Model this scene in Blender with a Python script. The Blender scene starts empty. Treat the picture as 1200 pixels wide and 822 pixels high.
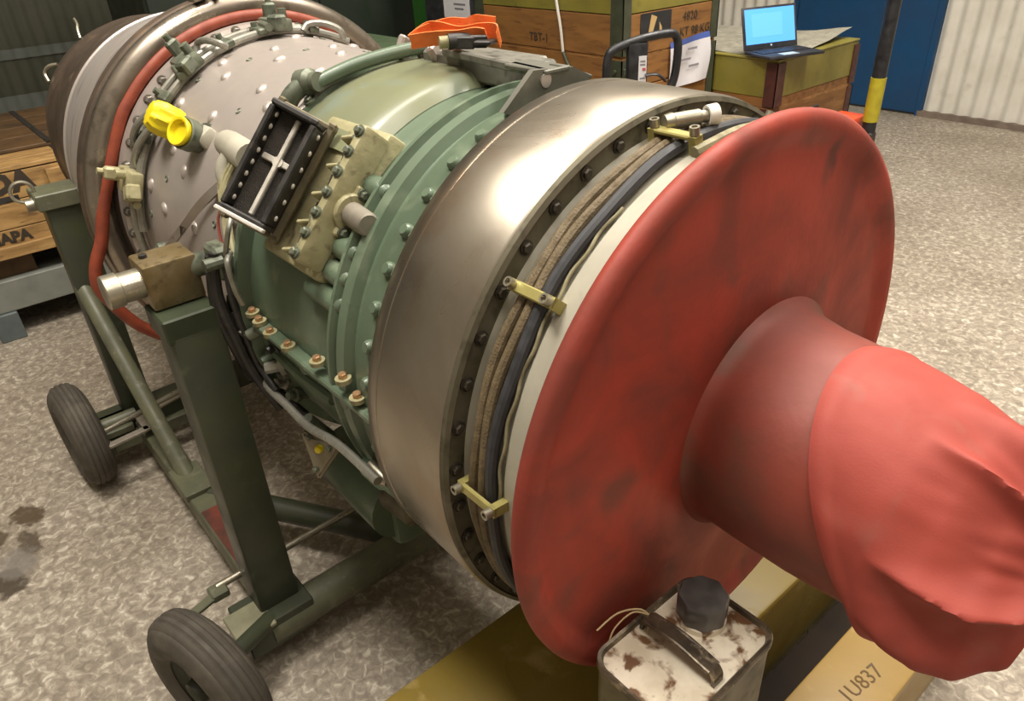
import bpy, bmesh, math, random
from mathutils import Vector, Matrix, noise
random.seed(7)
PI = math.pi
SC = bpy.context.scene
COL = SC.collection
AX = 1.08                      # height of the engine's axis above the floor

# ------------------------------------------------------------------ camera, world, lights
cam_d = bpy.data.cameras.new('camera'); cam = bpy.data.objects.new('camera', cam_d); COL.objects.link(cam)
cam_d.sensor_width = 36.0; cam_d.lens = 859.165/1200*36.0; cam_d.clip_start = .02; cam_d.clip_end = 100
yaw, pitch, roll = 2.46538786, .54156279, -.05511755
fw = Vector((math.cos(pitch)*math.cos(yaw), math.cos(pitch)*math.sin(yaw), -math.sin(pitch)))
rt = fw.cross(Vector((0, 0, 1))).normalized(); up = rt.cross(fw)
r2 = math.cos(roll)*rt + math.sin(roll)*up; u2 = math.cos(roll)*up - math.sin(roll)*rt
M = Matrix(((r2.x, u2.x, -fw.x), (r2.y, u2.y, -fw.y), (r2.z, u2.z, -fw.z))).to_4x4()
M.translation = Vector((.5531651, -.93260799, .75900593 + AX))
cam.matrix_world = M
SC.camera = cam

SC.view_settings.view_transform = 'Standard'; SC.view_settings.look = 'None'
SC.view_settings.gamma = 1.0; SC.view_settings.use_curve_mapping = False
SC.view_settings.exposure = 0.0

w = bpy.data.worlds.new('hall_air'); SC.world = w; w.use_nodes = True
w.node_tree.nodes['Background'].inputs[0].default_value = (1.0, .9, .76, 1)
w.node_tree.nodes['Background'].inputs[1].default_value = .025

def area(name, loc, target, sx, sy, power, color=(1, .94, .85)):
    l = bpy.data.lights.new(name, 'AREA'); l.shape = 'RECTANGLE'; l.size = sx; l.size_y = sy
    l.energy = power; l.color = color
    o = bpy.data.objects.new(name, l); COL.objects.link(o); o.location = loc
    o.rotation_euler = (Vector(target) - Vector(loc)).to_track_quat('-Z', 'Y').to_euler()
    return o
area('ceiling_lamp', (-1.2, .3, 5.0), (-1.2, .3, 0), .8, 1.6, 65)
area('ceiling_lamp', (-.5, 2.4, 5.0), (-.5, 2.4, 0), 3.2, 1.0, 340)
area('ceiling_lamp', (-1.1, -1.05, 5.0), (-1.1, -1.05, 0), 1.2, .8, 165)
area('ceiling_lamp', (1.0, -.6, 5.0), (1.0, -.6, 0), 2.2, 1.2, 68)
area('ceiling_lamp', (3.0, .2, 5.0), (3.0, .2, 0), .8, 2.4, 52)
# unseen upward fill light, added to brighten the roof sheets and their bounce
area('roof_fill_light', (-1.0, -.8, 4.0), (-1.0, -.8, 9), 12.0, 12.0, 320)

# ------------------------------------------------------------------ materials
def lin(h):
    c = [int(h[i:i+2], 16)/255 for i in (0, 2, 4)]
    return tuple((v/12.92 if v <= .04045 else ((v+.055)/1.055)**2.4) for v in c) + (1,)
def mat(name, c1, c2=None, scale=8, rough=.5, metal=0, bump=0, bscale=None, lo=.35, hi=.65, detail=4, dist=0,
        c3=None, s3=40, lo3=.55, hi3=.7, rvar=.12, stretch=None, coat=0, emit=None):
    m = bpy.data.materials.new(name); m.use_nodes = True; nt = m.node_tree; N = nt.nodes; L = nt.links
    b = N['Principled BSDF']; b.inputs['Metallic'].default_value = metal; b.inputs['Roughness'].default_value = rough
    if coat: b.inputs['Coat Weight'].default_value = coat; b.inputs['Coat Roughness'].default_value = .2
    b.inputs['Base Color'].default_value = lin(c1)
    m.diffuse_color = lin(c1)
    tc = N.new('ShaderNodeTexCoord'); vec = tc.outputs['Object']
    if stretch:
        mp = N.new('ShaderNodeMapping'); mp.inputs['Scale'].default_value = stretch; L.new(vec, mp.inputs[0]); vec = mp.outputs[0]
    def nz(s, d, di=0):
        n = N.new('ShaderNodeTexNoise'); n.inputs['Scale'].default_value = s; n.inputs['Detail'].default_value = d
        n.inputs['Distortion'].default_value = di; L.new(vec, n.inputs['Vector']); return n
    def rng(src, a, z, o0=0, o1=1):
        r = N.new('ShaderNodeMapRange'); r.inputs[1].default_value = a; r.inputs[2].default_value = z
        r.inputs[3].default_value = o0; r.inputs[4].default_value = o1; L.new(src, r.inputs[0]); return r.outputs[0]
    if c2:
        n = nz(scale, detail, dist)
        mx = N.new('ShaderNodeMix'); mx.data_type = 'RGBA'
        mx.inputs['A'].default_value = lin(c1); mx.inputs['B'].default_value = lin(c2)
        L.new(rng(n.outputs[0], lo, hi), mx.inputs['Factor']); out = mx.outputs['Result']
        if c3:
            n3 = nz(s3, 5, .3); m3 = N.new('ShaderNodeMix'); m3.data_type = 'RGBA'
            m3.inputs['B'].default_value = lin(c3); L.new(out, m3.inputs['A'])
            L.new(rng(n3.outputs[0], lo3, hi3), m3.inputs['Factor']); out = m3.outputs['Result']
        L.new(out, b.inputs['Base Color'])
        if rvar: L.new(rng(n.outputs[0], .3, .7, max(.03, rough-rvar), min(1, rough+rvar)), b.inputs['Roughness'])
    if bump:
        nb = nz(bscale or scale*4, 5); bp = N.new('ShaderNodeBump'); bp.inputs['Strength'].default_value = bump
        bp.inputs['Distance'].default_value = .01
        L.new(nb.outputs[0], bp.inputs['Height']); L.new(bp.outputs[0], b.inputs['Normal'])
    if emit:
        b.inputs['Emission Color'].default_value = lin(c1); b.inputs['Emission Strength'].default_value = emit
    return m

RED = mat('red_painted_cover', 'a03624', '7a3124', 5.5, .62, c3='703426', s3=8, lo3=.54, hi3=.72, bump=.08, bscale=60, dist=.6)
REDCLOTH = mat('red_fabric', '9f4034', '8f392e', 6, .7, c3='8f4c40', s3=14, lo3=.6, hi3=.8, bump=.04, bscale=300)
STEEL = mat('brushed_steel_band', 'aca294', '989083', 3.2, .30, .94, dist=1.2, c3='9a8a78', s3=7, rvar=.08, bump=.02, bscale=30)
DSTEEL = mat('dull_flange_steel', '6b6555', '57513f', 14, .55, .5, c3='454032', s3=30)
DARKBOLT = mat('oxidised_bolt', '5a544a', '3f3a33', 60, .5, .7)
WHITEAL = mat('cream_painted_metal', 'a8a393', '938e7f', 7, .5, 0, c3='8d8776', s3=16, lo3=.6, hi3=.8)
GREEN = mat('green_engine_paint', '5f6e5a', '4f5e4b', 6, .38, 0, c3='78836e', s3=11, lo3=.58, hi3=.75, bump=.05, bscale=40, coat=.15)
GREENL = mat('pale_green_hood_paint', '737559', '6c7058', 5, .38, 0, c3='6f786a', s3=8, coat=.3, bump=.04, bscale=25)
GREYGREEN = mat('grey_green_metal', '6f7363', '555a4c', 20, .5, .3, c3='3f4238', s3=40)
WHITEC = mat('aluminised_casing', 'aea49c', '9d948d', 6, .38, .35, c3='a39a97', s3=18, lo3=.6, hi3=.8, bump=.06, bscale=18)
BEIGE = mat('beige_cast_housing', 'a9a27e', '8f8864', 18, .5, .1, c3='5e573f', s3=30, lo3=.58, hi3=.72, bump=.2, bscale=50)
MANIF = mat('heat_tinted_steel_tube', 'a59b8e', '877c70', 9, .34, .9, c3='7d7368', s3=22)
PIPEW = mat('pale_jet_pipe', 'b6b0ac', 'a39a92', 5, .5, .5, stretch=(1, .4, .4), c3='8d8078', s3=14)
PIPEB = mat('scorched_nozzle', '6f6155', '54493f', 7, .5, .6, c3='7d6a58', s3=12)
HOSE = mat('red_rubber_hose', '8c4029', '7a3522', 30, .55)
BLACKP = mat('black_plastic', '17171a', '222225', 30, .45)
BLACKI = mat('black_inlet_paint', '1b1917', '2e2b28', 25, .5, c3='3a3633', s3=60)
GREYBAR = mat('worn_grey_bar', 'cdc7bb', 'b3ada2', 40, .5, 0)
YELPL = mat('yellow_plastic_cap', 'e8d31c', 'dbc212', 20, .45)
STAND = mat('dark_green_stand_paint', '3c402c', '33372a', 9, .5, 0, c3='4c503c', s3=20, lo3=.6, hi3=.8, coat=.1)
STANDL = mat('grey_green_tube_paint', '65664f', '565745', 12, .5, 0, c3='7b796a', s3=30, lo3=.6, hi3=.75)
REDDARK = mat('shaded_red_brown_sleeve', '82382b', '6c3227', 5, .6, c3='623e30', s3=7, lo3=.5, hi3=.7, bump=.06, bscale=60, dist=.5)  # the cover disc's shadow on the sleeve is put into this darker red-brown
RUST = mat('red_oxide_channel', '7c3425', '4d2c20', 12, .7)
GOLD = mat('cadmium_plated_block', '87775a', '6b5a36', 14, .42, .55, c3='50452c', s3=30)
ZINC = mat('zinc_plated_steel', 'b5ae9c', '96907f', 20, .35, .8)
RUBBER = mat('grey_rubber_tyre', '4f4940', '453f37', 20, .75, c3='5e574c', s3=8)
HUBM = mat('wheel_hub_paint', '3a3c2e', '2a2b22', 14, .5)
YBOX2 = mat('worn_ochre_lid', '84702f', '76622a', 5, .35, 0, c3='a08a55', s3=10, lo3=.6, hi3=.7, dist=.8, coat=.2)
YBOX = mat('ochre_painted_wood', 'a6884c', '9a7c40', 4, .42, 0, c3='b79d68', s3=9, lo3=.58, hi3=.68, dist=.8, coat=.2)
WOOD = mat('orange_brown_plank', '8a6032', '765027', 4, .6, c3='5f3b1d', s3=7, stretch=(1, 6, 6), dist=.5)
WOODY = mat('wood_end_plank', '8a6032', '765027', 4, .6, c3='5f3b1d', s3=7, stretch=(6, 1, 6), dist=.5)
OLIVE = mat('olive_painted_plank', '7f7630', '6d6628', 5, .5, c3='5c5623', s3=14, lo3=.6, hi3=.8)
WOODL = mat('pale_crate_wood', 'b08c58', '8e6c3e', 5, .65, c3='6e5230', s3=9, stretch=(5, 1, 5), dist=.4)
WOODD = mat('dark_brown_lid', '5e4528', '49341d', 5, .6, c3='3b2a18', s3=10)
DKGREEN = mat('dark_green_steel_strap', '474b3a', '3a3e30', 14, .5, .2)
MAROON = mat('maroon_hinge', '4a2620', '3a1e19', 20, .55)
GREYP = mat('grey_pallet_paint', '7e8078', '6d6f68', 8, .6)
PAPER = mat('white_paper', 'd2cfd2', 'c5c2c6', 6, .7)
INK = mat('stencil_ink', '2c241c', '3a2f22', 20, .8)
BLUEINK = mat('blue_print', '4a5fa5')
REDINK = mat('red_print', 'b04a50')
SHEET = mat('grey_packing_felt', '8f8b7c', '7b776a', 10, .9, c3='6b675c', s3=40)
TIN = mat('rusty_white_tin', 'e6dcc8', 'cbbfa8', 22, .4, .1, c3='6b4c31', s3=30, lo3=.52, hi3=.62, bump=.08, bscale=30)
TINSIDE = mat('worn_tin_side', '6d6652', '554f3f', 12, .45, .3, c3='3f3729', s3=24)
GUNMETAL = mat('grey_metal_cap', '5d5a58', '6a6663', 30, .4, .6)
HANDLE = mat('dark_worn_handle', '6f6352', '3d352b', 18, .35, .6, c3='9c8e78', s3=40)
STRING = mat('cotton_string', 'b9a27a')
CABLEB = mat('brown_braided_cable', '6b5c42', '5a4c35', 60, .7, bump=.3, bscale=300)
CABLEK = mat('black_cable', '2b2b2d', '37373a', 60, .55)
CABLEC = mat('cream_cable', '8d8668', '756e52', 60, .7)
CLAMP = mat('yellow_chromate_clamp', 'b0a668', '9a9054', 30, .4, .4)
ORANGE = mat('orange_webbing', 'ec7a38', 'dd6c2c', 30, .7, bump=.2, bscale=300)
ORANGEP = mat('orange_paint', 'd8542e', 'c94a28', 10, .45)
TAPE = mat('yellow_tape', 'a89c26', '978b20', 20, .5)
LAPB = mat('laptop_shell', '23252b', '2b2d34', 30, .4)
SCREEN = mat('lit_screen', '4b93e2', emit=.75)
SCREEN2 = mat('lit_screen_window', '559ae6', emit=.75)
TPAD = mat('laptop_touchpad', '8fa0b0', 'a5b4c2', 20, .3)
BRIGHTG = mat('bright_green_panel', '2c6420', '26581b', 8, .5)
BLACKBOX = mat('black_case', '1d1d20', '2a2a2d', 25, .55)
DKCAB = mat('dark_green_cabinet', '20281e', '1a2118', 6, .5)
OLIVEG = mat('sage_painted_case', '4f5f45', '45543c', 8, .5)
BLUED = mat('blue_painted_door', '10446e', '0e3c62', 3, .55)
WALLC = mat('cream_corrugated_sheet', 'd9d5cb', 'cdc8bc', 4, .5, c3='bab4a6', s3=10, lo3=.6, hi3=.85)
WALLD = mat('dark_green_corrugated_sheet', '5c5e50', '525446', 3, .55)
WALLB = mat('pale_corrugated_lap', '7d8380', '70766f', 4, .5)
KERB = mat('brown_kerb', '7d6e62', '6b5e54', 12, .8)
CEIL = mat('ceiling_sheet', 'b9b3a6', 'aba598', 3, .8)
WHITECORD = mat('white_cord', 'c9c4bb')

def stain(m, cx, cy, cz, rx, ry, rz, c, amt):
    nt = m.node_tree; N = nt.nodes; L = nt.links; b = N['Principled BSDF']; src = b.inputs['Base Color'].links[0].from_socket
    tc = N.new('ShaderNodeTexCoord'); vec = tc.outputs['Object']
    mp = N.new('ShaderNodeVectorMath'); mp.operation = 'SUBTRACT'; mp.inputs[1].default_value = (cx, cy, cz); L.new(vec, mp.inputs[0])
    dv = N.new('ShaderNodeVectorMath'); dv.operation = 'DIVIDE'; dv.inputs[1].default_value = (rx, ry, rz); L.new(mp.outputs[0], dv.inputs[0])
    ln = N.new('ShaderNodeVectorMath'); ln.operation = 'LENGTH'; L.new(dv.outputs[0], ln.inputs[0])
    n = N.new('ShaderNodeTexNoise'); n.inputs['Scale'].default_value = 25; L.new(vec, n.inputs['Vector'])
    ad = N.new('ShaderNodeMath'); ad.operation = 'MULTIPLY_ADD'; L.new(n.outputs[0], ad.inputs[0]); ad.inputs[1].default_value = 1.2; L.new(ln.outputs['Value'], ad.inputs[2])
    mr = N.new('ShaderNodeMapRange'); mr.inputs[1].default_value = 1.8; mr.inputs[2].default_value = 1.0; mr.inputs[3].default_value = 0; mr.inputs[4].default_value = amt; L.new(ad.outputs[0], mr.inputs[0])
    m2 = N.new('ShaderNodeMix'); m2.data_type = 'RGBA'; L.new(mr.outputs[0], m2.inputs['Factor']); L.new(src, m2.inputs['A']); m2.inputs['B'].default_value = lin(c); L.new(m2.outputs['Result'], b.inputs['Base Color'])
stain(RED,   .0, .178, .503+.41, .2, .016, .035, '54241c', .8)
stain(RED,   .0, .160, .503+.385, .2, .012, .03, '5d2a20', .6)

def floor_mat():
    m = bpy.data.materials.new('worn_concrete'); m.use_nodes = True; nt = m.node_tree; N = nt.nodes; L = nt.links
    b = N['Principled BSDF']; b.inputs['Roughness'].default_value = .55
    tc = N.new('ShaderNodeTexCoord'); vec = tc.outputs['Object']
    def noise_(s, d, di, rough=.5):
        n = N.new('ShaderNodeTexNoise'); n.inputs['Scale'].default_value = s; n.inputs['Detail'].default_value = d
        n.inputs['Distortion'].default_value = di; n.inputs['Roughness'].default_value = rough; L.new(vec, n.inputs['Vector']); return n.outputs[0]
    def ramp(src, stops):
        r = N.new('ShaderNodeValToRGB'); e = r.color_ramp.elements
        e[0].position = stops[0][0]; e[0].color = lin(stops[0][1]); e[1].position = stops[-1][0]; e[1].color = lin(stops[-1][1])
        for p, c in stops[1:-1]:
            k = e.new(p); k.color = lin(c)
        L.new(src, r.inputs[0]); return r.outputs[0]
    base = ramp(noise_(34, 5, .9, .6), [(.30, '82786b'), (.44, '978c7e'), (.53, 'a89d8e'), (.60, 'bdb3a3'), (.68, 'd9d1c2')])
    big = ramp(noise_(1.4, 3, .3), [(.3, 'c8c4bc'), (.7, 'ffffff')])
    mx = N.new('ShaderNodeMix'); mx.data_type = 'RGBA'; mx.blend_type = 'MULTIPLY'; mx.inputs['Factor'].default_value = .7
    L.new(base, mx.inputs['A']); L.new(big, mx.inputs['B']); out = mx.outputs['Result']
    # oil stains: spots with a shape of their own at fixed places on the floor
    for (x, y, rx, ry, c, amt) in [(-2.2, -1.065, .07, .05, '4c3d2a', .9), (-1.87, -1.175, .075, .05, '40362a', .9),
                                   (-2.03, -1.09, .085, .035, '4a3f31', .85), (-2.13, -1.17, .05, .035, '4a3d2c', .85), (-1.95, -1.14, .085, .06, '77716a', .75), (-.95, 6.0, .3, .2, '8d8377', .4)]:
        mp = N.new('ShaderNodeVectorMath'); mp.operation = 'SUBTRACT'; mp.inputs[1].default_value = (x, y, 0); L.new(vec, mp.inputs[0])
        dv = N.new('ShaderNodeVectorMath'); dv.operation = 'DIVIDE'; dv.inputs[1].default_value = (rx, ry, 1); L.new(mp.outputs[0], dv.inputs[0])
        ln = N.new('ShaderNodeVectorMath'); ln.operation = 'LENGTH'; L.new(dv.outputs[0], ln.inputs[0])
        ad = N.new('ShaderNodeMath'); ad.operation = 'MULTIPLY_ADD'; L.new(noise_(22, 3, .5), ad.inputs[0]); ad.inputs[1].default_value = 1.6
        L.new(ln.outputs['Value'], ad.inputs[2])
        mr = N.new('ShaderNodeMapRange'); mr.inputs[1].default_value = 1.95; mr.inputs[2].default_value = 1.6; mr.inputs[3].default_value = 0; mr.inputs[4].default_value = amt
        L.new(ad.outputs[0], mr.inputs[0])
        m2 = N.new('ShaderNodeMix'); m2.data_type = 'RGBA'; L.new(mr.outputs[0], m2.inputs['Factor']); L.new(out, m2.inputs['A']); m2.inputs['B'].default_value = lin(c)
        out = m2.outputs['Result']
    L.new(out, b.inputs['Base Color'])
    bp = N.new('ShaderNodeBump'); bp.inputs['Strength'].default_value = .15; bp.inputs['Distance'].default_value = .005
    L.new(noise_(60, 4, .5), bp.inputs['Height']); L.new(bp.outputs[0], b.inputs['Normal'])
    return m
FLOOR = floor_mat()

# ------------------------------------------------------------------ mesh helpers
WL = {}
def finish(name, bm, m, parent=None, smooth=35):
    me = bpy.data.meshes.new(name)
    bmesh.ops.remove_doubles(bm, verts=bm.verts, dist=1e-6)
    bmesh.ops.recalc_face_normals(bm, faces=bm.faces)
    bm.to_mesh(me); bm.free()
    if smooth:
        me.shade_smooth(); me.set_sharp_from_angle(angle=math.radians(smooth))
    ms = m if isinstance(m, (list, tuple)) else [m]
    for x in ms: me.materials.append(x)
    return me
def obj(name, bm, m, parent=None, smooth=35):
    """link a bmesh built in world coordinates as one object"""
    o = bpy.data.objects.new(name, None if bm is None else bpy.data.meshes.new('tmp')); 
    base = WL[parent.name] if parent else None
    if parent is None:                                   # a thing of one mesh: origin at its base centre
        vs = [v.co for v in bm.verts]
        base = Vector(((min(v.x for v in vs)+max(v.x for v in vs))/2, (min(v.y for v in vs)+max(v.y for v in vs))/2, min(v.z for v in vs)))
    bmesh.ops.translate(bm, verts=bm.verts, vec=-base)
    o.data = finish(name, bm, m, parent, smooth)
    COL.objects.link(o)
    if parent: o.parent = parent
    else: o.location = base
    WL[o.name] = base.copy()
    return o
def inst(name, me, parent, Mw, sub=None):
    o = bpy.data.objects.new(name, me); COL.objects.link(o); o.parent = parent
    o.matrix_local = Matrix.Translation(-WL[parent.name]) @ Mw
    WL[o.name] = WL[parent.name]
    return o
def thing(name, loc, label, cat, group=None):
    o = bpy.data.objects.new(name, None); COL.objects.link(o); o.location = loc; o.empty_display_size = .1
    o['label'] = label; o['category'] = cat
    if group: o['group'] = group
    WL[o.name] = Vector(loc); return o
def tag(o, label, cat, group=None):
    o['label'] = label; o['category'] = cat
    if group: o['group'] = group
    return o
def struct(name, bm, m, smooth=35):
    o = obj(name, bm, m, None, smooth); o['kind'] = 'structure'; return o

def B(): return bmesh.new()
def a_box(bm, c, s, R=None, bev=0, seg=1):
    r = bmesh.ops.create_cube(bm, size=1.0); vs = r['verts']
    bmesh.ops.scale(bm, vec=s, verts=vs)
    if bev:
        es = list({e for v in vs for e in v.link_edges})
        g = bmesh.ops.bevel(bm, geom=es, offset=bev, segments=seg, affect='EDGES', profile=.5)
        vs = list({v for f in g['faces'] for v in f.verts} | {v for v in vs if v.is_valid})
        # gather the whole island
        seen = set(vs); st = list(vs)
        while st:
            v = st.pop()
            for e in v.link_edges:
                q = e.other_vert(v)
                if q not in seen: seen.add(q); st.append(q)
        vs = list(seen)
    if R is not None: bmesh.ops.rotate(bm, cent=(0, 0, 0), matrix=R, verts=vs)
    bmesh.ops.translate(bm, verts=vs, vec=c)
    return bm
def mm(x0, x1, y0, y1, z0, z1, bev=0, seg=1, bm=None):
    bm = bm or B(); return a_box(bm, ((x0+x1)/2, (y0+y1)/2, (z0+z1)/2), (x1-x0, y1-y0, z1-z0), None, bev, seg)
def frame(d):
    d = Vector(d).normalized(); a = Vector((0, 0, 1)) if abs(d.z) < .9 else Vector((1, 0, 0))
    u = d.cross(a).normalized(); v = d.cross(u); return u, v, d
def a_ring_loft(bm, rings, cap=True, closed=False):
    """rings: list of equal-length point lists"""
    V = [[bm.verts.new(p) for p in r] for r in rings]; n = len(V[0]); k = len(V)
    for i in range(k if closed else k-1):
        A_, B_ = V[i], V[(i+1) % k]
        for j in range(n):
            try: bm.faces.new((A_[j], A_[(j+1) % n], B_[(j+1) % n], B_[j]))
            except ValueError: pass
    if cap and not closed:
        for r in (V[0], V[-1]):
            try: bm.faces.new(r)
            except ValueError: pass
    return bm
def a_cyl(bm, p0, p1, r0, r1=None, n=16, cap=True):
    p0, p1 = Vector(p0), Vector(p1); r1 = r0 if r1 is None else r1
    u, v, d = frame(p1-p0)
    return a_ring_loft(bm, [[p + (u*math.cos(2*PI*j/n) + v*math.sin(2*PI*j/n))*r for j in range(n)] for p, r in ((p0, r0), (p1, r1))], cap)
def a_lathe(bm, p, d, prof, n=24, cap=True):
    """prof: (distance along d from p, radius)"""
    p = Vector(p); u, v, d = frame(d)
    return a_ring_loft(bm, [[p + d*t + (u*math.cos(2*PI*j/n) + v*math.sin(2*PI*j/n))*max(r, 1e-4) for j in range(n)] for t, r in prof], cap)
def spline(pts, k=6, closed=False):
    P = [Vector(p) for p in pts]; out = []; n = len(P)
    for i in range(n if closed else n-1):
        g = (lambda q: P[q % n]) if closed else (lambda q: P[min(max(q, 0), n-1)])
        a, b, c, d = g(i-1), g(i), g(i+1), g(i+2)
        for s in range(k):
            t = s/k
            out.append(.5*((2*b) + (c-a)*t + (2*a-5*b+4*c-d)*t*t + (3*b-a-3*c+d)*t**3))
    if not closed: out.append(P[-1])
    return out
def a_tube(bm, pts, r, n=10, smooth=6, closed=False, cap=True, flat=None):
    P = spline(pts, smooth, closed) if smooth else [Vector(p) for p in pts]
    rings = []; k = len(P); prev = None
    for i, p in enumerate(P):
        if closed: d = P[(i+1) % k]-P[i-1]
        else: d = P[min(i+1, k-1)]-P[max(i-1, 0)]
        d.normalize()
        if prev is None: u = frame(d)[0]
        else: u = (prev - d*prev.dot(d)).normalized()
        v = d.cross(u); prev = u
        rr = r(i/(k-1)) if callable(r) else r
        rings.append([p + (u*math.cos(2*PI*j/n)*rr + v*math.sin(2*PI*j/n)*(rr if not flat else flat)) for j in range(n)])
    return a_ring_loft(bm, rings, cap, closed)
def E(x, a, r):
    """point on the engine: x along the axis, a degrees up from the -y side, r radius"""
    a = math.radians(a); return Vector((x, -r*math.cos(a), AX + r*math.sin(a)))
def EM(x, a, r):
    """frame on the engine: local z radial, local x axial"""
    a_ = math.radians(a); n = Vector((0, -math.cos(a_), math.sin(a_))); ax = Vector((1, 0, 0)); t = n.cross(ax)
    m = Matrix(((ax.x, t.x, n.x), (ax.y, t.y, n.y), (ax.z, t.z, n.z))).to_4x4(); m.translation = E(x, a, r); return m
def a_rev(bm, prof, n=128, a0=None, a1=None, close=False):
    """revolve (x, r) about the engine axis"""
    if a0 is None:
        V = [[bm.verts.new(E(x, 360*j/n, r)) for j in range(n)] for x, r in prof]
        k = len(V)
        for i in range(k if close else k-1):
            for j in range(n):
                bm.faces.new((V[i][j], V[i][(j+1) % n], V[(i+1) % k][(j+1) % n], V[(i+1) % k][j]))
    else:
        V = [[bm.verts.new(E(x, a0+(a1-a0)*j/n, r)) for j in range(n+1)] for x, r in prof]; k = len(V)
        for i in range(k if close else k-1):
            for j in range(n):
                bm.faces.new((V[i][j], V[i][j+1], V[(i+1) % k][j+1], V[(i+1) % k][j]))
        if close:
            bm.faces.new([V[i][0] for i in range(k)]); bm.faces.new([V[i][-1] for i in range(k)])
    return bm
def a_torus(bm, x, R, r, n=128, m=12, a0=None, a1=None):
    prof = [(x + r*math.cos(2*PI*k/m), R + r*math.sin(2*PI*k/m)) for k in range(m)]
    return a_rev(bm, prof, n, a0, a1, True)
def xform(bm, Mx):
    bmesh.ops.transform(bm, matrix=Mx, verts=bm.verts); return bm
def mesh(name, bm, m, smooth=35): return finish(name, bm, m, None, smooth)
def text_bm(s, size, depth, Mx, spacing=1.0, bold=0):
    cu = bpy.data.curves.new('t', 'FONT'); cu.body = s; cu.size = size; cu.extrude = depth; cu.align_x = 'CENTER'; cu.align_y = 'CENTER'; cu.space_character = spacing
    cu.resolution_u = 2; cu.offset = bold
    o = bpy.data.objects.new('t', cu); COL.objects.link(o)
    dg = bpy.context.evaluated_depsgraph_get(); me = bpy.data.meshes.new_from_object(o.evaluated_get(dg))
    bm = B(); bm.from_mesh(me); bpy.data.objects.remove(o); bpy.data.meshes.remove(me); bpy.data.curves.remove(cu)
    return xform(bm, Mx)
def basis(o, ex, ey):
    ex = Vector(ex).normalized(); ey = Vector(ey).normalized(); ez = ex.cross(ey)
    m = Matrix(((ex.x, ey.x, ez.x), (ex.y, ey.y, ez.y), (ex.z, ey.z, ez.z))).to_4x4(); m.translation = Vector(o); return m
def a_ribbon(bm, pts, width_dir, w, th, smooth=6):
    P = spline(pts, smooth); wd = Vector(width_dir).normalized(); rings = []
    for i, p in enumerate(P):
        d = (P[min(i+1, len(P)-1)]-P[max(i-1, 0)]).normalized(); n = d.cross(wd).normalized()
        rings.append([p+wd*w/2+n*th/2, p-wd*w/2+n*th/2, p-wd*w/2-n*th/2, p+wd*w/2-n*th/2])
    return a_ring_loft(bm, rings)
def hexbolt(r, h, washer=0, m=DARKBOLT, wm=None):
    bm = B()
    if washer: a_cyl(bm, (0, 0, -.002), (0, 0, .003), washer, n=18)
    a_lathe(bm, (0, 0, 0), (0, 0, 1), [(0, r), (h*.8, r), (h, r*.75)], 6)
    return mesh('bolt', bm, m, 20)

# ------------------------------------------------------------------ setting
bm = B(); bmesh.ops.create_grid(bm, x_segments=1, y_segments=1, size=1)
bmesh.ops.scale(bm, vec=(8, 9, 1), verts=bm.verts); bmesh.ops.translate(bm, verts=bm.verts, vec=(-1, -2, 0))
for v in bm.verts: v.co.y = min(v.co.y, 6.5)
fl = obj('floor', bm, FLOOR, None, 0); fl['kind'] = 'structure'
# keep the floor's own coordinates equal to the world's so the stains stay where they are
off = fl.location.copy(); fl.data.transform(Matrix.Translation(off)); fl.location = (0, 0, 0)
def corrugated(axis, at, a0, a1, z0, z1, pitch, depth, inward):
    """trapezoid ribs; returns a bmesh of the sheet"""
    bm = B(); prof = []; t = a0
    while t < a1-1e-6:
        for f, h in [(q/8, .5-.5*math.cos(2*PI*q/8)) for q in range(8)]:
            prof.append((min(t+f*pitch, a1), h*depth*inward))
        t += pitch
    prof.append((a1, 0)); prev = None
    for a, h in prof:
        p = [(a, at+h, z) if axis == 'x' else (at+h, a, z) for z in (z0, z1)]
        c = [bm.verts.new(q) for q in p]
        if prev: bm.faces.new((prev[0], c[0], c[1], prev[1]))
        prev = c
    return bm
struct('wall_right', corrugated('x', 6.5, -2.38, 7, .05, 5.6, .13, .03, -1), WALLC, 40)
struct('wall_right_left_of_door', corrugated('x', 6.5, -9, -3.80, .05, 5.6, .13, .03, -1), WALLC, 40).name = 'wall_right'
struct('wall_far', corrugated('y', -8.2, -8, 6.5, 0, 5.6, .11, .016, 1), WALLD, 40)
for i, (z0, z1) in enumerate(((.36, .525), (.84, .93))):
    o = struct('trim_%d' % (i+1), corrugated('y', -8.18, -8, 6.4, z0, z1, .11, .016, 1), WALLB, 40)
bm = mm(-2.4, 7, 6.44, 6.5, 0, .05); mm(-9, -3.78, 6.44, 6.5, 0, .05, bm=bm)
struct('baseboard_right', bm, KERB, 0)
bm = mm(-3.76, -2.42, 6.45, 6.5, .02, 2.4, .006)
d1 = struct('door_1', bm, BLUED, 0)
bm = mm(-2.42, -2.37, 6.44, 6.52, 0, 2.46); mm(-3.81, -3.76, 6.44, 6.52, 0, 2.46, bm=bm); mm(-3.81, -2.37, 6.44, 6.52, 2.41, 2.46, bm=bm)
obj('door_frame', bm, BLUED, d1, 0)
obj('door_lintel', mm(-3.81, -2.37, 6.46, 6.52, 2.47, 5.6), WALLC, d1, 0)
struct('wall_left', corrugated('x', -8, -9, 7, 0, 5.6, .13, .03, 1), WALLC, 40)
struct('wall_back', corrugated('y', 7, -8, 6.5, 0, 5.6, .13, .03, -1), WALLC, 40)
struct('ceiling', mm(-9, 7, -8, 6.5, 5.6, 5.65), CEIL, 0)

# ------------------------------------------------------------------ the engine
eng = thing('jet_engine', (-1.2, 0, 0), 'large jet engine with green casing and polished steel band lying on its wheeled stand', 'engine')
def ep(name, bm, m, smooth=35): return obj(name, bm, m, eng, smooth)

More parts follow.
